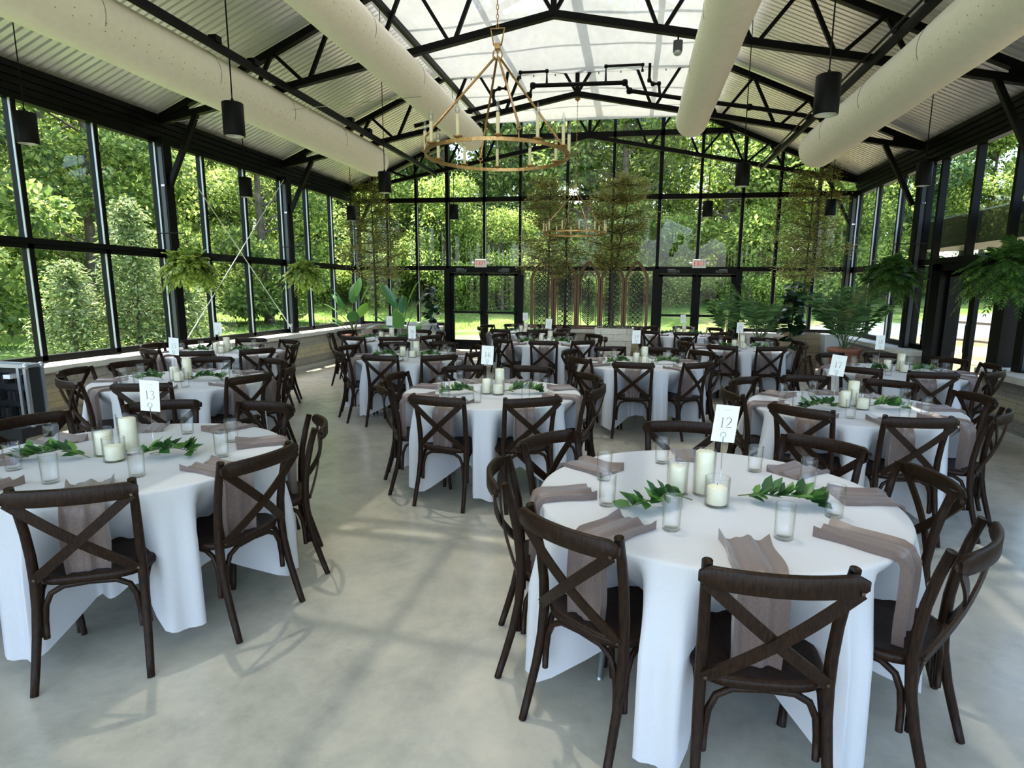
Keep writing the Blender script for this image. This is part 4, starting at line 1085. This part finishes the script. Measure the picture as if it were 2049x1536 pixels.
indoor_tree(3.42, 13.3, .72, 1.9, 4.05, .85, 'tall layered potted tree in the back right corner', 24)

def tapered_box(name, label, cat, x, y, wt, wb, dt, db, h, mat, fill=True):
    t = thing(name, label, cat, (x, y, 0)); m = MB(); th = .03
    def rg(w, d, z): return [(-w / 2, -d / 2, z), (w / 2, -d / 2, z), (w / 2, d / 2, z), (-w / 2, d / 2, z)]
    rows = [rg(wb, db, 0), rg(wt, dt, h), rg(wt - 2 * th, dt - 2 * th, h), rg(wt - 2 * th - .01, dt - 2 * th - .01, h - .09)]
    m.grid(rows, closed=True, smooth=False); m.add(rg(wb, db, 0), [(3, 2, 1, 0)]); m.build('box', mat, t)
    s = MB().grid([[(wt * (i / 8 - .5) * .92, dt * (j / 5 - .5) * .88, h - .075 + .012 * math.sin(i * 2.1 + j)) for i in range(9)] for j in range(6)]); s.build('soil', SOIL, t)
    return t
GCOV = leafmat('moss_cover', [(0.0, (0.03, 0.045, 0.02)), (1.0, (0.12, 0.15, 0.09))], 0.1)
pl = tapered_box('wooden_planter', 'large whitewashed plank planter in front of the arched screens', 'planter', -.415, 13.4, .83, .68, .55, .45, .83, WHITEP)
n_ = 700; P = np.stack([nrng.uniform(-.38, .38, n_), nrng.uniform(-.23, .23, n_), nrng.uniform(.77, .83, n_)], 1) + np.array([0, 0, 1]) * (0.05 * np.cos(np.linspace(0, 20, n_))[:, None] ** 2)
leaf_mesh('ground_cover', P, nrng.normal(size=(n_, 3)) + [0, 0, 1], nrng.uniform(.02, .05, n_), GCOV, pl)['kind'] = 'stuff'
pl = tapered_box('wooden_planter', 'smaller white planter beneath the leftmost arched screens', 'planter', -1.93, 13.55, .62, .5, .46, .4, .74, WHITEP)
n_ = 400; P = np.stack([nrng.uniform(-.28, .28, n_), nrng.uniform(-.2, .2, n_), nrng.uniform(.68, .74, n_)], 1)
leaf_mesh('ground_cover', P, nrng.normal(size=(n_, 3)) + [0, 0, 1], nrng.uniform(.02, .05, n_), GCOV, pl)['kind'] = 'stuff'
tapered_box('wooden_planter', 'square brown wooden planter in the back left corner', 'planter', -5.95, 13.5, .62, .56, .5, .45, .80, plank_mat('rosy_planks', (0.34, 0.25, 0.19), (0.40, 0.30, 0.24)))
tapered_box('wooden_planter', 'tan tapered plank planter in the back right corner', 'planter', 3.48, 13.35, .66, .46, .55, .4, .80, TANP)
tapered_box('wooden_planter', 'white tapered planter beside the terracotta pot', 'planter', 3.93, 12.95, .40, .30, .4, .3, .80, WHITEPOT)
tapered_box('wooden_planter', 'tan wooden box planter holding the fiddle leaf fig', 'planter', 3.12, 12.95, .42, .34, .4, .3, .66, TANP)

def pot(name, label, x, y, rt, rb, h, mat, rim=.03):
    t = thing(name, label, 'plant pot', (x, y, 0))
    MB().lathe([(rb, 0), (rt * .95, h - rim * 2), (rt * .95, h - rim * 1.9), (rt, h - rim * 1.8), (rt, h), (rt - .03, h), (rt - .04, h - .06)], 28, cap0=True).build('bowl', mat, t)
    MB().lathe([(0, h - .05), (rt - .03, h - .055)], 20).build('soil', SOIL, t)
    return t
pot('terracotta_pot', 'wide terracotta pot holding the right palm', 3.90, 12.1, .29, .19, .62, TERRA, .04)
pot('stone_pot', 'low pale stone pot left of the left exit door', -4.95, 13.75, .36, .24, .84, WHITEPOT, .04)
pot('stone_pot', 'pale pot holding the bird of paradise beside the left wall', -6.20, 12.75, .24, .17, .60, TERRA, .03)
pot('dark_pot', 'dark pot under the tall paddle leaf plant', -5.03, 12.75, .22, .16, .55, GREYPOT, .02)
pot('dark_pot', 'pale round pot under the palm near the right exit door', 2.62, 13.35, .27, .2, .70, WHITEPOT, .02)

def frond(m, lf, base, az, L, rise, droop, nl, ll, lw, rr, stemr=.006):
    pts = []
    for i in range(11):
        u = i / 10; out = L * (u ** 1.05) * math.cos(rise) * (1 - .12 * u); z = L * math.sin(rise) * u - droop * u ** 2.6
        pts.append(V(base[0] + out * math.cos(az), base[1] + out * math.sin(az), base[2] + z))
    m.tube(pts, [stemr * (1 - .75 * i / 10) for i in range(11)], 5)
    for i in range(nl):
        u = .22 + .78 * i / (nl - 1); k = u * 10; j = min(9, int(k)); p = pts[j].lerp(pts[j + 1], k - j); d = (pts[j + 1] - pts[j]).normalized()
        side = d.cross(V(0, 0, 1)); 
        if side.length < .05: side = V(-math.sin(az), math.cos(az), 0)
        side.normalize(); sc = math.sin(PI * (0.12 + .85 * (u - .2) / .8)) ** .6
        for s in (-1, 1):
            l = ll * sc * rr.uniform(.85, 1.1); dd = (side * s * .85 + d * .55 + V(0, 0, rr.uniform(-.25, .1))).normalized()
            e = p + dd * l + V(0, 0, -l * .22); mid = p + dd * l * .5; wv = d * lw * .5
            lf.add([p, mid + wv, e, mid - wv], [(0, 1, 2), (0, 2, 3)])
def palm(x, y, z, label, nf, H, seed, spread=.55):
    rr = random.Random(seed); t = thing('areca_palm', label, 'palm', (x, y, z), 0, 'potted palms'); m = MB(); lf = MB()
    for k in range(nf):
        az = k * 2.4 + rr.uniform(-.3, .3); rise = rr.uniform(.85, 1.5); L = H * rr.uniform(.7, 1.15)
        frond(m, lf, (rr.uniform(-.06, .06), rr.uniform(-.06, .06), 0), az, L, rise, L * rr.uniform(.1, .5), 26, .33, .021, rr, .009)
    m.build('stems', pbr('palm_stem', (0.08, 0.13, 0.04), rough=0.5) if 'palm_stem' not in bpy.data.materials else bpy.data.materials['palm_stem'], t); lf.build('fronds', PALML, t)
palm(3.90, 12.1, .56, 'full green palm in the terracotta pot', 15, 1.75, 31)
palm(2.62, 13.35, .64, 'feathery palm beside the right exit door', 14, 1.60, 32)
palm(1.95, 13.75, .62, 'low spreading palm frond cluster at the right door jamb', 5, 1.2, 36)

def paddle_plant(x, y, z, label, leaves, seed, S=1.0):
    rr = random.Random(seed); t = thing('paddle_leaf_plant', label, 'potted plant', (x, y, z)); st = MB(); lf = MB()
    for (az, h, lean, ll, lw) in leaves:
        a = math.radians(az); d = V(math.cos(a), math.sin(a), 0)
        b = V(rr.uniform(-.06, .06), rr.uniform(-.05, .05), 0); top = b + d * lean + V(0, 0, h)
        mid = b.lerp(top, .5) - d * lean * .15; st.tube([b, mid, top], [.012, .010, .006], 6)
        dirn = (top - mid).normalized(); side = V(-math.sin(a + rr.uniform(-.8, .8)), math.cos(a), 0); side = (side - dirn * side.dot(dirn)).normalized(); up = side.cross(dirn)
        rows = []
        for i in range(9):
            u = i / 8; c = top + dirn * ll * u + d * (.25 * ll * u * u) - V(0, 0, .30 * ll * u ** 2.4 * (lean * 2.2))
            w = lw * 1.35 * (math.sin(PI * min(1, .08 + u * .92)) ** .7) * (1 if u < 1 else .05)
            rows.append([tuple(c - side * w + up * w * .22), tuple(c - side * w * .5 + up * w * .05), tuple(c), tuple(c + side * w * .5 + up * w * .05), tuple(c + side * w + up * w * .22)])
        lf.grid(rows)
    st.build('stems', STEM, t); lf.build('leaves', BOPL, t)
paddle_plant(-6.20, 12.75, .55, 'paddle leaf plant with arching leaves beside the left wall', [(100, .75, .12, .50, .085), (180, .50, .35, .45, .07), (200, .75, .2, .4, .06), (10, .75, .15, .50, .12), (170, .6, .25, .5, .06), (-60, .35, .2, .38, .10), (-20, .45, .15, .40, .09), (-120, .3, .25, .32, .08), (60, .9, .05, .45, .10), (20, .2, .25, .3, .10), (210, .25, .25, .3, .07)], 41)
paddle_plant(-5.03, 12.75, .50, 'tall plant with big upright paddle leaves left of the exit', [(175, .72, .16, .60, .115), (5, .80, .14, .60, .105), (20, .70, .22, .45, .09), (-80, .28, .10, .48, .115), (200, .40, .30, .35, .08), (160, .25, .2, .35, .10), (30, .3, .25, .35, .08), (-30, .22, .25, .32, .09), (-150, .2, .22, .3, .1), (90, .6, .05, .4, .08)], 42)
def fig(x, y, z, H, label, seed, ls=.27):
    rr = random.Random(seed); t = thing('fiddle_leaf_fig', label, 'potted plant', (x, y, z)); st = MB().tube([(0, 0, 0), (.03, 0, H * .5), (.0, .02, H)], [.014, .012, .006], 7); lf = MB()
    n = int(H * 60)
    for i in range(n):
        u = (i + .5) / n; a = i * 2.4; p = V(.02, 0, H * (.02 + .98 * u)); l = ls * rr.uniform(.8, 1.2) * (1 - .35 * u)
        d = V(math.cos(a), math.sin(a), rr.uniform(-1.1, .7)).normalized(); side = V(-math.sin(a), math.cos(a), rr.uniform(-.7, .7)).normalized(); side = (side - d * side.dot(d)).normalized(); up = side.cross(d) * -1
        rows = []
        for k in range(6):
            q = k / 5; c = p + d * (.05 + l * q) - V(0, 0, .12 * l * q * q); w = l * .36 * (math.sin(PI * (.1 + .86 * q)) ** .7) * (.75 + .5 * q)
            rows.append([tuple(c - side * w + up * w * .3), tuple(c), tuple(c + side * w + up * w * .3)])
        lf.grid(rows)
    st.build('trunk', BARKI, t); lf.build('leaves', FIGL, t)
fig(3.12, 12.95, .60, 1.25, 'dark fiddle leaf fig between the two palms', 51)
fig(-4.72, 13.7, .78, .95, 'slim leafy plant in the low pale pot by the left exit', 52, .22)

def fern(x, y, z, R, label, seed, mat, cx_wall):
    rr = random.Random(seed); t = thing('hanging_fern', label, 'hanging plant', (x, y, z), 0, 'hanging ferns'); m = MB(); lf = MB()
    for k in range(150):
        az = rr.uniform(0, 2 * PI); rise = rr.uniform(-.55, 1.45); L = R * rr.uniform(.7, 1.1)
        frond(m, lf, (.05 * math.cos(az), .05 * math.sin(az), .0), az, L, rise, L * rr.uniform(.25, .8) * (1.0 if rise > .2 else .8), 18, R * .19, .034, rr, .0025)
    m.build('stems', STEM, t); lf.build('fronds', mat, t)
    MB().lathe([(.06, -.17), (.09, -.15), (.13, -.03), (.135, -.0), (.12, -.01)], 18, cap0=True).build('basket', GREYPOT, t)
    h = MB()
    for q in range(3):
        a = q * 2.094; h.tube([(.13 * math.cos(a), .13 * math.sin(a), -.0), (0, 0, .42)], .002, 4)
    s = 1 if cx_wall > x else -1
    h.tube([(0, 0, .42), (0, 0, .47)], .003, 5); h.build('hanger', BLACK, t)
    MB().tube([(0, 0, .46), (0, 0, .49), (cx_wall - x, 0, .49), (cx_wall - x, 0, .40)], .008, 6).build('bracket', BLACK, t)
fern(-6.36, 7.92, 1.90, .43, 'bright hanging fern in a black basket, nearer of the left wall', 61, FERNL, -6.80)
fern(-6.36, 11.05, 1.92, .42, 'bright hanging fern by the left wall, farther one', 62, FERNL, -6.80)
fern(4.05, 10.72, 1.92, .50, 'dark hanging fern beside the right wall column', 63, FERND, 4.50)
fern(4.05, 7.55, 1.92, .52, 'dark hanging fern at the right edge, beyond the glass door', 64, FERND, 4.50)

# small palm in planter box by left wall sill: rope etc. ------------------------------------------------------------------ flight case
fc = thing('flight_case', 'open black flight case with aluminium edges by the left wall', 'case', (-6.15, 5.0, 0), math.radians(0))
m = MB()
w_, d_, z0, z1 = .64, .16, .28, .86
for a in (-1, 1):
    for b in (-1, 1):
        m.box(a * w_ / 2 - .016, a * w_ / 2 + .016, b * d_ / 2 - .016, b * d_ / 2 + .016, z0, z1)
for z in (z0, z1):
    for b in (-1, 1): m.box(-w_ / 2, w_ / 2, b * d_ / 2 - .016, b * d_ / 2 + .016, z - .016, z + .016)
    for a in (-1, 1): m.box(a * w_ / 2 - .016, a * w_ / 2 + .016, -d_ / 2, d_ / 2, z - .016, z + .016)
m.box(w_ / 2 - .09, w_ / 2 - .06, -d_ / 2 - .018, -d_ / 2, z0, z1)
m.build('edging', ALU, fc)
m = MB(); m.box(-w_ / 2, w_ / 2, d_ / 2 - .02, d_ / 2, z0, z1); m.box(-w_ / 2, -w_ / 2 + .02, -d_ / 2, d_ / 2, z0, z1); m.box(w_ / 2 - .02, w_ / 2, -d_ / 2, d_ / 2, z0, z1); m.box(-w_ / 2, w_ / 2, -d_ / 2, d_ / 2, z0, z0 + .02); m.box(-w_ / 2, w_ / 2, -d_ / 2, d_ / 2, z1 - .02, z1)
m.build('panels', ABS, fc)
for i in range(5):
    for j in range(3): MB().bbox(-w_ / 2 + .05 + i * .11, -w_ / 2 + .12 + i * .11, -.04 + .04 * ((i + j) % 2), d_ / 2 - .02, z0 + .05 + j * .17, z0 + .15 + j * .17, .02).build('foam_block', FOAM, fc)
m = MB()
for a in (-1, 1):
    for b in (-1, 1):
        for z in (z0, z1): m.lathe([(0, -.03), (.022, -.022), (.03, 0), (.022, .022), (0, .03)], 10, (a * w_ / 2, b * d_ / 2, z))
m.build('corner_cap', ALU, fc)
MB().box(.05, .13, -d_ / 2 - .002, -d_ / 2 + .18, z1 - .13, z1 - .09).build('sticker', SIGNW, fc)
dly = thing('case_dolly', 'low wheeled dolly with black base under the flight case', 'dolly', (-6.15, 5.0, 0))
MB().box(-.32, .32, -.2, .2, .16, .26).build('deck', ABS, dly)
for a in (-1, 1):
    for b in (-1, 1): MB().tube([(a * .25 - .02, b * .15, .05), (a * .25 + .02, b * .15, .05)], .05, 14)  .box(a * .25 - .03, a * .25 + .03, b * .15 - .02, b * .15 + .02, .08, .16).build('wheel', GREYPOT, dly)

# ------------------------------------------------------------------ outside
def ground_mat():
    m, n, out = newmat('lawn_and_gravel')
    b = N(n, 'ShaderNodeBsdfPrincipled'); b.inputs['Roughness'].default_value = 0.95; b.inputs['Specular IOR Level'].default_value = 0.1
    tc = N(n, 'ShaderNodeTexCoord'); sx = N(n, 'ShaderNodeSeparateXYZ'); n.links.new(tc.outputs['Object'], sx.inputs[0])
    nz = N(n, 'ShaderNodeTexNoise'); nz.inputs['Scale'].default_value = 0.35; nz.inputs['Detail'].default_value = 8; n.links.new(tc.outputs['Object'], nz.inputs['Vector'])
    nf = N(n, 'ShaderNodeTexNoise'); nf.inputs['Scale'].default_value = 9; nf.inputs['Detail'].default_value = 8; nf.inputs['Roughness'].default_value = 0.75; n.links.new(tc.outputs['Object'], nf.inputs['Vector'])
    ad = N(n, 'ShaderNodeMath', operation='ADD'); n.links.new(nz.outputs[0], ad.inputs[0]); n.links.new(nf.outputs[0], ad.inputs[1])
    hf = N(n, 'ShaderNodeMath', operation='MULTIPLY'); hf.inputs[1].default_value = .5; n.links.new(ad.outputs[0], hf.inputs[0])
    grass = ramp(n, hf.outputs[0], [(0.38, (0.04, 0.08, 0.014)), (0.5, (0.09, 0.145, 0.03)), (0.60, (0.22, 0.235, 0.08))])
    sand = ramp(n, hf.outputs[0], [(0.40, (0.09, 0.078, 0.035)), (0.5, (0.165, 0.135, 0.075)), (0.6, (0.215, 0.18, 0.11))])
    grav = ramp(n, hf.outputs[0], [(0.40, (0.08, 0.09, 0.09)), (0.58, (0.12, 0.13, 0.135))])
    at = N(n, 'ShaderNodeAttribute'); at.attribute_name = 'zone'; sc = N(n, 'ShaderNodeSeparateColor'); n.links.new(at.outputs['Color'], sc.inputs[0])
    m1 = N(n, 'ShaderNodeMix', data_type='RGBA'); n.links.new(sc.outputs[0], m1.inputs[0]); n.links.new(grass, m1.inputs[6]); n.links.new(sand, m1.inputs[7])
    m2 = N(n, 'ShaderNodeMix', data_type='RGBA'); n.links.new(sc.outputs[1], m2.inputs[0]); n.links.new(m1.outputs[2], m2.inputs[6]); n.links.new(grav, m2.inputs[7])
    n.links.new(m2.outputs[2], b.inputs['Base Color']); n.links.new(b.outputs[0], out.inputs[0]); return m
def gz(x, y):
    d = max(0, y - 30) * (.16 if x < 8 else max(.065, .16 - (x - 8) * .012)) + max(0, -x - 24) * .14 + max(0, min(x - 6, 14)) / 14 * max(0, y - 26) * .0 + max(0, x - 22) * .05
    return -.16 + min(d, 7) + .05 * math.sin(x * .4) * math.cos(y * .35)
nx, ny = 130, 110
xs = np.linspace(-75, 75, nx); ys = np.linspace(-30, 90, ny)
rows = [[(x, y, gz(x, y) if not (XL - .15 < x < XR + .15 and YN < y < YB + .2) else -.3) for x in xs] for y in ys]
gm = MB().grid(rows); go = gm.build('ground', ground_mat(), kind='structure')
ca = go.data.color_attributes.new('zone', 'FLOAT_COLOR', 'POINT')
cols = []
for (x, y, z) in gm.v:
    sand = 0.0
    if y > 14 and x > -7.5 + (y - 14) * .1 and y < 24 + .10 * (x + 4) + 1.2 * math.sin(x * .5): sand = 1
    if x > 4 and y < 27 and x < 24: sand = 1
    if x > 4 and y > 20 + 0.0 * x and y < 32 and x < 14: sand = max(sand, .6)
    px = 9 + (y - 8) * .42; pc = 11 + (y - 27) * 1.0 if y < 38 else 22 + (y - 38) * 1.35; grav = 1.0 if abs(x - pc) < 3.6 + (y < 33) * 3 and 26.5 < y < 62 else 0.0
    cols += [sand, grav, 0, 1]
ca.data.foreach_set('color', cols)

LEAFS = [leafmat('forest_leaf_a', [(0.0, (0.03, 0.07, 0.018)), (0.5, (0.13, 0.21, 0.045)), (1.0, (0.42, 0.50, 0.15))], 0.5),
         leafmat('forest_leaf_b', [(0.0, (0.045, 0.10, 0.02)), (0.5, (0.19, 0.28, 0.05)), (1.0, (0.52, 0.60, 0.18))], 0.5),
         leafmat('forest_leaf_c', [(0.0, (0.02, 0.05, 0.016)), (0.5, (0.05, 0.11, 0.035)), (1.0, (0.16, 0.25, 0.09))], 0.4)]
def forest_tree(seed, H, W, zlow, mat, nleaf=9000, ls=(.16, .34)):
    rr = random.Random(seed); t = thing('forest_tree', 'x', 'tree')
    tr = MB(); pts = [(.25 * math.sin(u * 3 + seed), .2 * math.cos(u * 2.3 + seed), u * H * .9 - .3) for u in np.linspace(0, 1, 8)]
    tr.tube(pts, [.24 * (1 - .8 * i / 7) * (H / 14) + .03 for i in range(8)], 9)
    blobs = []
    for k in range(44):
        u = rr.uniform(0, 1); z = zlow + (H - zlow) * u; r = W * (math.sin(PI * (.18 + .78 * u)) ** .7) * rr.uniform(.35, .95); a = rr.uniform(0, 2 * PI)
        c = (r * math.cos(a), r * math.sin(a), z); blobs.append((c, rr.uniform(.55, 1.15) * W * .42))
        b = pts[min(7, int(u * 7))]; tr.tube([(b[0], b[1], max(.4, z - 1.2)), ((b[0] + c[0]) / 2, (b[1] + c[1]) / 2, z - .5), c], [.07, .045, .015], 5)
    tr.build('trunk', BARK, t)
    C = np.array([b[0] for b in blobs]); Rr = np.array([b[1] for b in blobs]); idx = nrng.integers(0, len(blobs), nleaf)
    d = nrng.normal(size=(nleaf, 3)); d /= np.linalg.norm(d, axis=1, keepdims=True)
    rad = Rr[idx] * (nrng.uniform(0, 1, nleaf) ** .35)
    P = C[idx] + d * rad[:, None] * np.array([1, 1, .62]); D = d + nrng.normal(size=(nleaf, 3)) * .7 + [0, 0, -.15]
    leaf_mesh('crown', P, D, nrng.uniform(ls[0], ls[1], nleaf), mat, t, .62)
    return t
protos = [forest_tree(1, 15, 4.2, 1.0, LEAFS[0], 24000), forest_tree(2, 13, 4.2, .5, LEAFS[1], 24000), forest_tree(3, 16, 4.0, 1.6, LEAFS[2], 22000), forest_tree(4, 8, 3.6, .2, LEAFS[1], 16000, (.13, .26))]
pu = [False] * 4
rt = random.Random(99)
def plant_tree(x, y, i, sc, lab, grp):
    o = place(protos, pu, i, (x, y, gz(x, y) - .05), rt.uniform(0, 6.28), lab, grp); o.scale = (sc, sc, sc * rt.uniform(.92, 1.12)); return o
kinds = ['tall leafy green tree', 'tall bright green tree', 'tall dark green tree', 'low bushy bright green tree']
# behind the back wall
for x in np.arange(-34, 12, 4.3):
    i = rt.choice([0, 1, 2]); plant_tree(x + rt.uniform(-1.2, 1.2), 40 + rt.uniform(-2.5, 3) , i, rt.uniform(.95, 1.2), kinds[i] + ' in the wood beyond the back glass wall', 'wood beyond the back glass wall')
for x in np.arange(12, 60, 4.2):
    i = rt.choice([0, 1, 1]); plant_tree(x + rt.uniform(-1.2, 1.2), 58 - max(0, x - 40) * .8 + rt.uniform(-2, 2), i, rt.uniform(1.0, 1.2), kinds[i] + ' in the wood beyond the gravel path', 'wood beyond the gravel path')
for x in np.arange(-38, 24, 5.2):
    i = rt.choice([0, 1, 2]); plant_tree(x + rt.uniform(-1.5, 1.5), 50 + rt.uniform(-2, 3), i, rt.uniform(1.1, 1.35), kinds[i] + ' in the wood beyond the back glass wall', 'wood beyond the back glass wall')
for x in np.arange(-26, 9, 4.8):
    plant_tree(x + rt.uniform(-1.5, 1.5), 35.5 + rt.uniform(-1.5, 1.5), 3, rt.uniform(.6, .95), kinds[3] + ' at the edge of the back lawn', 'low trees at the edge of the back lawn')
# left side
for y in np.arange(-4, 40, 4.4):
    i = rt.choice([0, 1, 2]); plant_tree(-30 + rt.uniform(-2, 2.5), y + rt.uniform(-1.2, 1.2), i, rt.uniform(.95, 1.15), kinds[i] + ' in the wood beyond the left glass wall', 'wood beyond the left glass wall')
for y in np.arange(-6, 46, 5.2):
    i = rt.choice([0, 1, 2]); plant_tree(-40 + rt.uniform(-2, 2), y, i, rt.uniform(1.1, 1.3), kinds[i] + ' in the wood beyond the left glass wall', 'wood beyond the left glass wall')
for (x, y) in ((-19, 13), (-21, 21), (-17.5, 27), (-22, 7)):
    plant_tree(x, y, 0, .85, kinds[0] + ' standing nearer on the left lawn', 'trees standing on the left lawn')
# right side
for y in np.arange(2, 42, 4.2):
    i = rt.choice([0, 1]); plant_tree(40 + rt.uniform(-2, 2), y + rt.uniform(-1.2, 1.2), i, rt.uniform(1.0, 1.2) * (.8 if 30 < y < 42 else 1), kinds[i] + ' in the wood beyond the right glass wall', 'wood beyond the right glass wall')
for (x, y, s) in ((10.5, 38, .8), (12.5, 43, .9), (43, 38, .9), (45, 42, 1.0), (43, 46, 1.0), (48, 36, 1.0), (40, 49, .9)):
    plant_tree(x, y, 1, s, 'bright green tree beside the gravel path on the right', 'trees beside the gravel path')

# understory filling the foot of the wood
n_ = 52000; side = nrng.integers(0, 4, n_)
X = np.where(side == 0, nrng.uniform(-34, 11, n_), np.where(side == 1, nrng.uniform(-32, -26, n_), np.where(side == 2, nrng.uniform(34, 40, n_), nrng.uniform(10, 48, n_))))
Y = np.where(side == 0, nrng.uniform(36, 43, n_), np.where(side == 1, nrng.uniform(-4, 38, n_), np.where(side == 2, nrng.uniform(2, 44, n_), nrng.uniform(52, 58, n_))))
top = 2.2 + 1.2 * np.sin(X * .9 + Y * .3) + .8 * np.sin(Y * 1.1)
Zg = np.array([gz(a, b) for a, b in zip(X, Y)])
P = np.stack([X, Y, Zg + nrng.uniform(0, 1, n_) * np.maximum(.6, top)], 1)
o = leaf_mesh('undergrowth', P, nrng.normal(size=(n_, 3)) + [0, 0, .3], nrng.uniform(.18, .36, n_), LEAFS[1], None, .6)
tag(o, 'dense green undergrowth at the foot of the surrounding wood', 'undergrowth', kind='stuff')
# sparse grass tufts near the glass
n_ = 16000; X = nrng.uniform(-26, -7.4, n_); Y = nrng.uniform(1, 34, n_)
Zg = np.array([gz(a, b) for a, b in zip(X, Y)])
P = np.stack([X, Y, Zg], 1); D = nrng.normal(size=(n_, 3)) * .5 + [0, 0, 1]
o = leaf_mesh('grass_tufts', P, D, nrng.uniform(.06, .16, n_), leafmat('grass_blade', [(0, (0.06, 0.16, 0.02)), (1, (0.28, 0.42, 0.07))], .4), None, .35)
tag(o, 'green grass tufts growing on the left lawn', 'grass', kind='stuff')

CON = leafmat('conifer_leaf', [(0.0, (0.06, 0.10, 0.03)), (0.5, (0.17, 0.24, 0.08)), (1.0, (0.45, 0.48, 0.22))], 0.3)
def conifer(x, y, H, W, label, n=9000):
    t = thing('feathery_shrub', label, 'shrub', (x, y, gz(x, y)), 0, 'feathery shrubs outside the left wall')
    tr = MB().tube([(0, 0, 0), (.04, 0, H * .5), (0, 0, H * .95)], [.06, .04, .01], 7); Ps, Ds = [], []
    nb = 70; rr = random.Random(int(H * 100))
    for i in range(nb):
        u = (i + .5) / nb; aa = i * 2.4; l = W * ((1 - u) ** .8 * .9 + .12) * rr.uniform(.6, 1.15); e = V(l * math.cos(aa), l * math.sin(aa), u * H + l * .25)
        b = V(0, 0, max(.05, u * H - l * .2)); tr.tube([b, e], [.012, .004], 4)
        k = n // nb; q = nrng.uniform(.25, 1.05, k)[:, None]; sp = .10 + .16 * (1 - u)
        P = np.array(b) + (np.array(e) - np.array(b)) * q + nrng.normal(size=(k, 3)) * sp * np.array([1, 1, .6]) - np.array([0, 0, .12]) * q ** 3; Ps.append(P)
        Ds.append(np.tile(np.array([math.cos(aa), math.sin(aa), -.25]), (k, 1)) + nrng.normal(size=(k, 3)) * .55)
    P = np.concatenate(Ps); P[:, 2] = np.maximum(P[:, 2], .04); D = np.concatenate(Ds)
    tr.build('trunk', BARK, t); leaf_mesh('foliage', P, D, nrng.uniform(.07, .15, len(P)), CON, t, .38)
conifer(-11.3, 12.3, 3.7, .95, 'tall feathery pale green shrub outside the left window, centre one')
conifer(-11.0, 13.3, 2.5, 1.0, 'rounder feathery shrub right of the tall one outside', 7000)
conifer(-11.9, 11.2, 2.3, .7, 'small feathery shrub left of the tall one outside', 5000)

# dark canopy and railing outside the right door
cn = thing('entrance_canopy', 'dark sloping canopy outside above the right glass door', 'canopy', (0, 0, 0))
MB().bbox(4.95, 5.75, 5.8, 12.2, 2.38, 2.86, .02).build('fascia', COPPER, cn)
for y in (6.0, 12.0): MB().box(5.6, 5.7, y - .05, y + .05, -.1, 2.38).build('post', BLACK, cn)
rl = thing('ramp_railing', 'brown metal railing outside the right glass door', 'railing', (0, 0, 0))
for (x, y) in ((8.1, 18.6), (8.5, 17.2), (8.95, 15.7)): MB().box(x - .04, x + .04, y - .04, y + .04, -.25, .92).build('post', RAILM, rl)
for z in (.90, .45): MB().beam((8.05, 18.8, z), (9.0, 15.4, z), .055).build('rail', RAILM, rl)
# pale house glimpsed through the trees behind
hs = thing('distant_house', 'pale blue grey house glimpsed through the trees behind the back wall', 'house', (-12, 46.5, gz(-12, 46.5)))
MB().box(-7, 7, 0, 5, 0, 3.4).build('wall', pbr('pale_siding', (0.45, 0.52, 0.56), rough=0.8), hs)
MB().add([(-7.4, -.4, 3.3), (7.4, -.4, 3.3), (7.4, 2.5, 5.4), (-7.4, 2.5, 5.4), (-7.4, 5.4, 3.3), (7.4, 5.4, 3.3)], [(0, 1, 2, 3), (3, 2, 5, 4), (0, 3, 4), (1, 5, 2)]).build('roof', pbr('grey_roof', (0.25, 0.28, 0.3), rough=0.8), hs)
for k in range(4): MB().box(-5.6 + 3.4 * k, -4.4 + 3.4 * k, -.03, 0, 1.0, 2.3).build('window', BLACKM, hs)
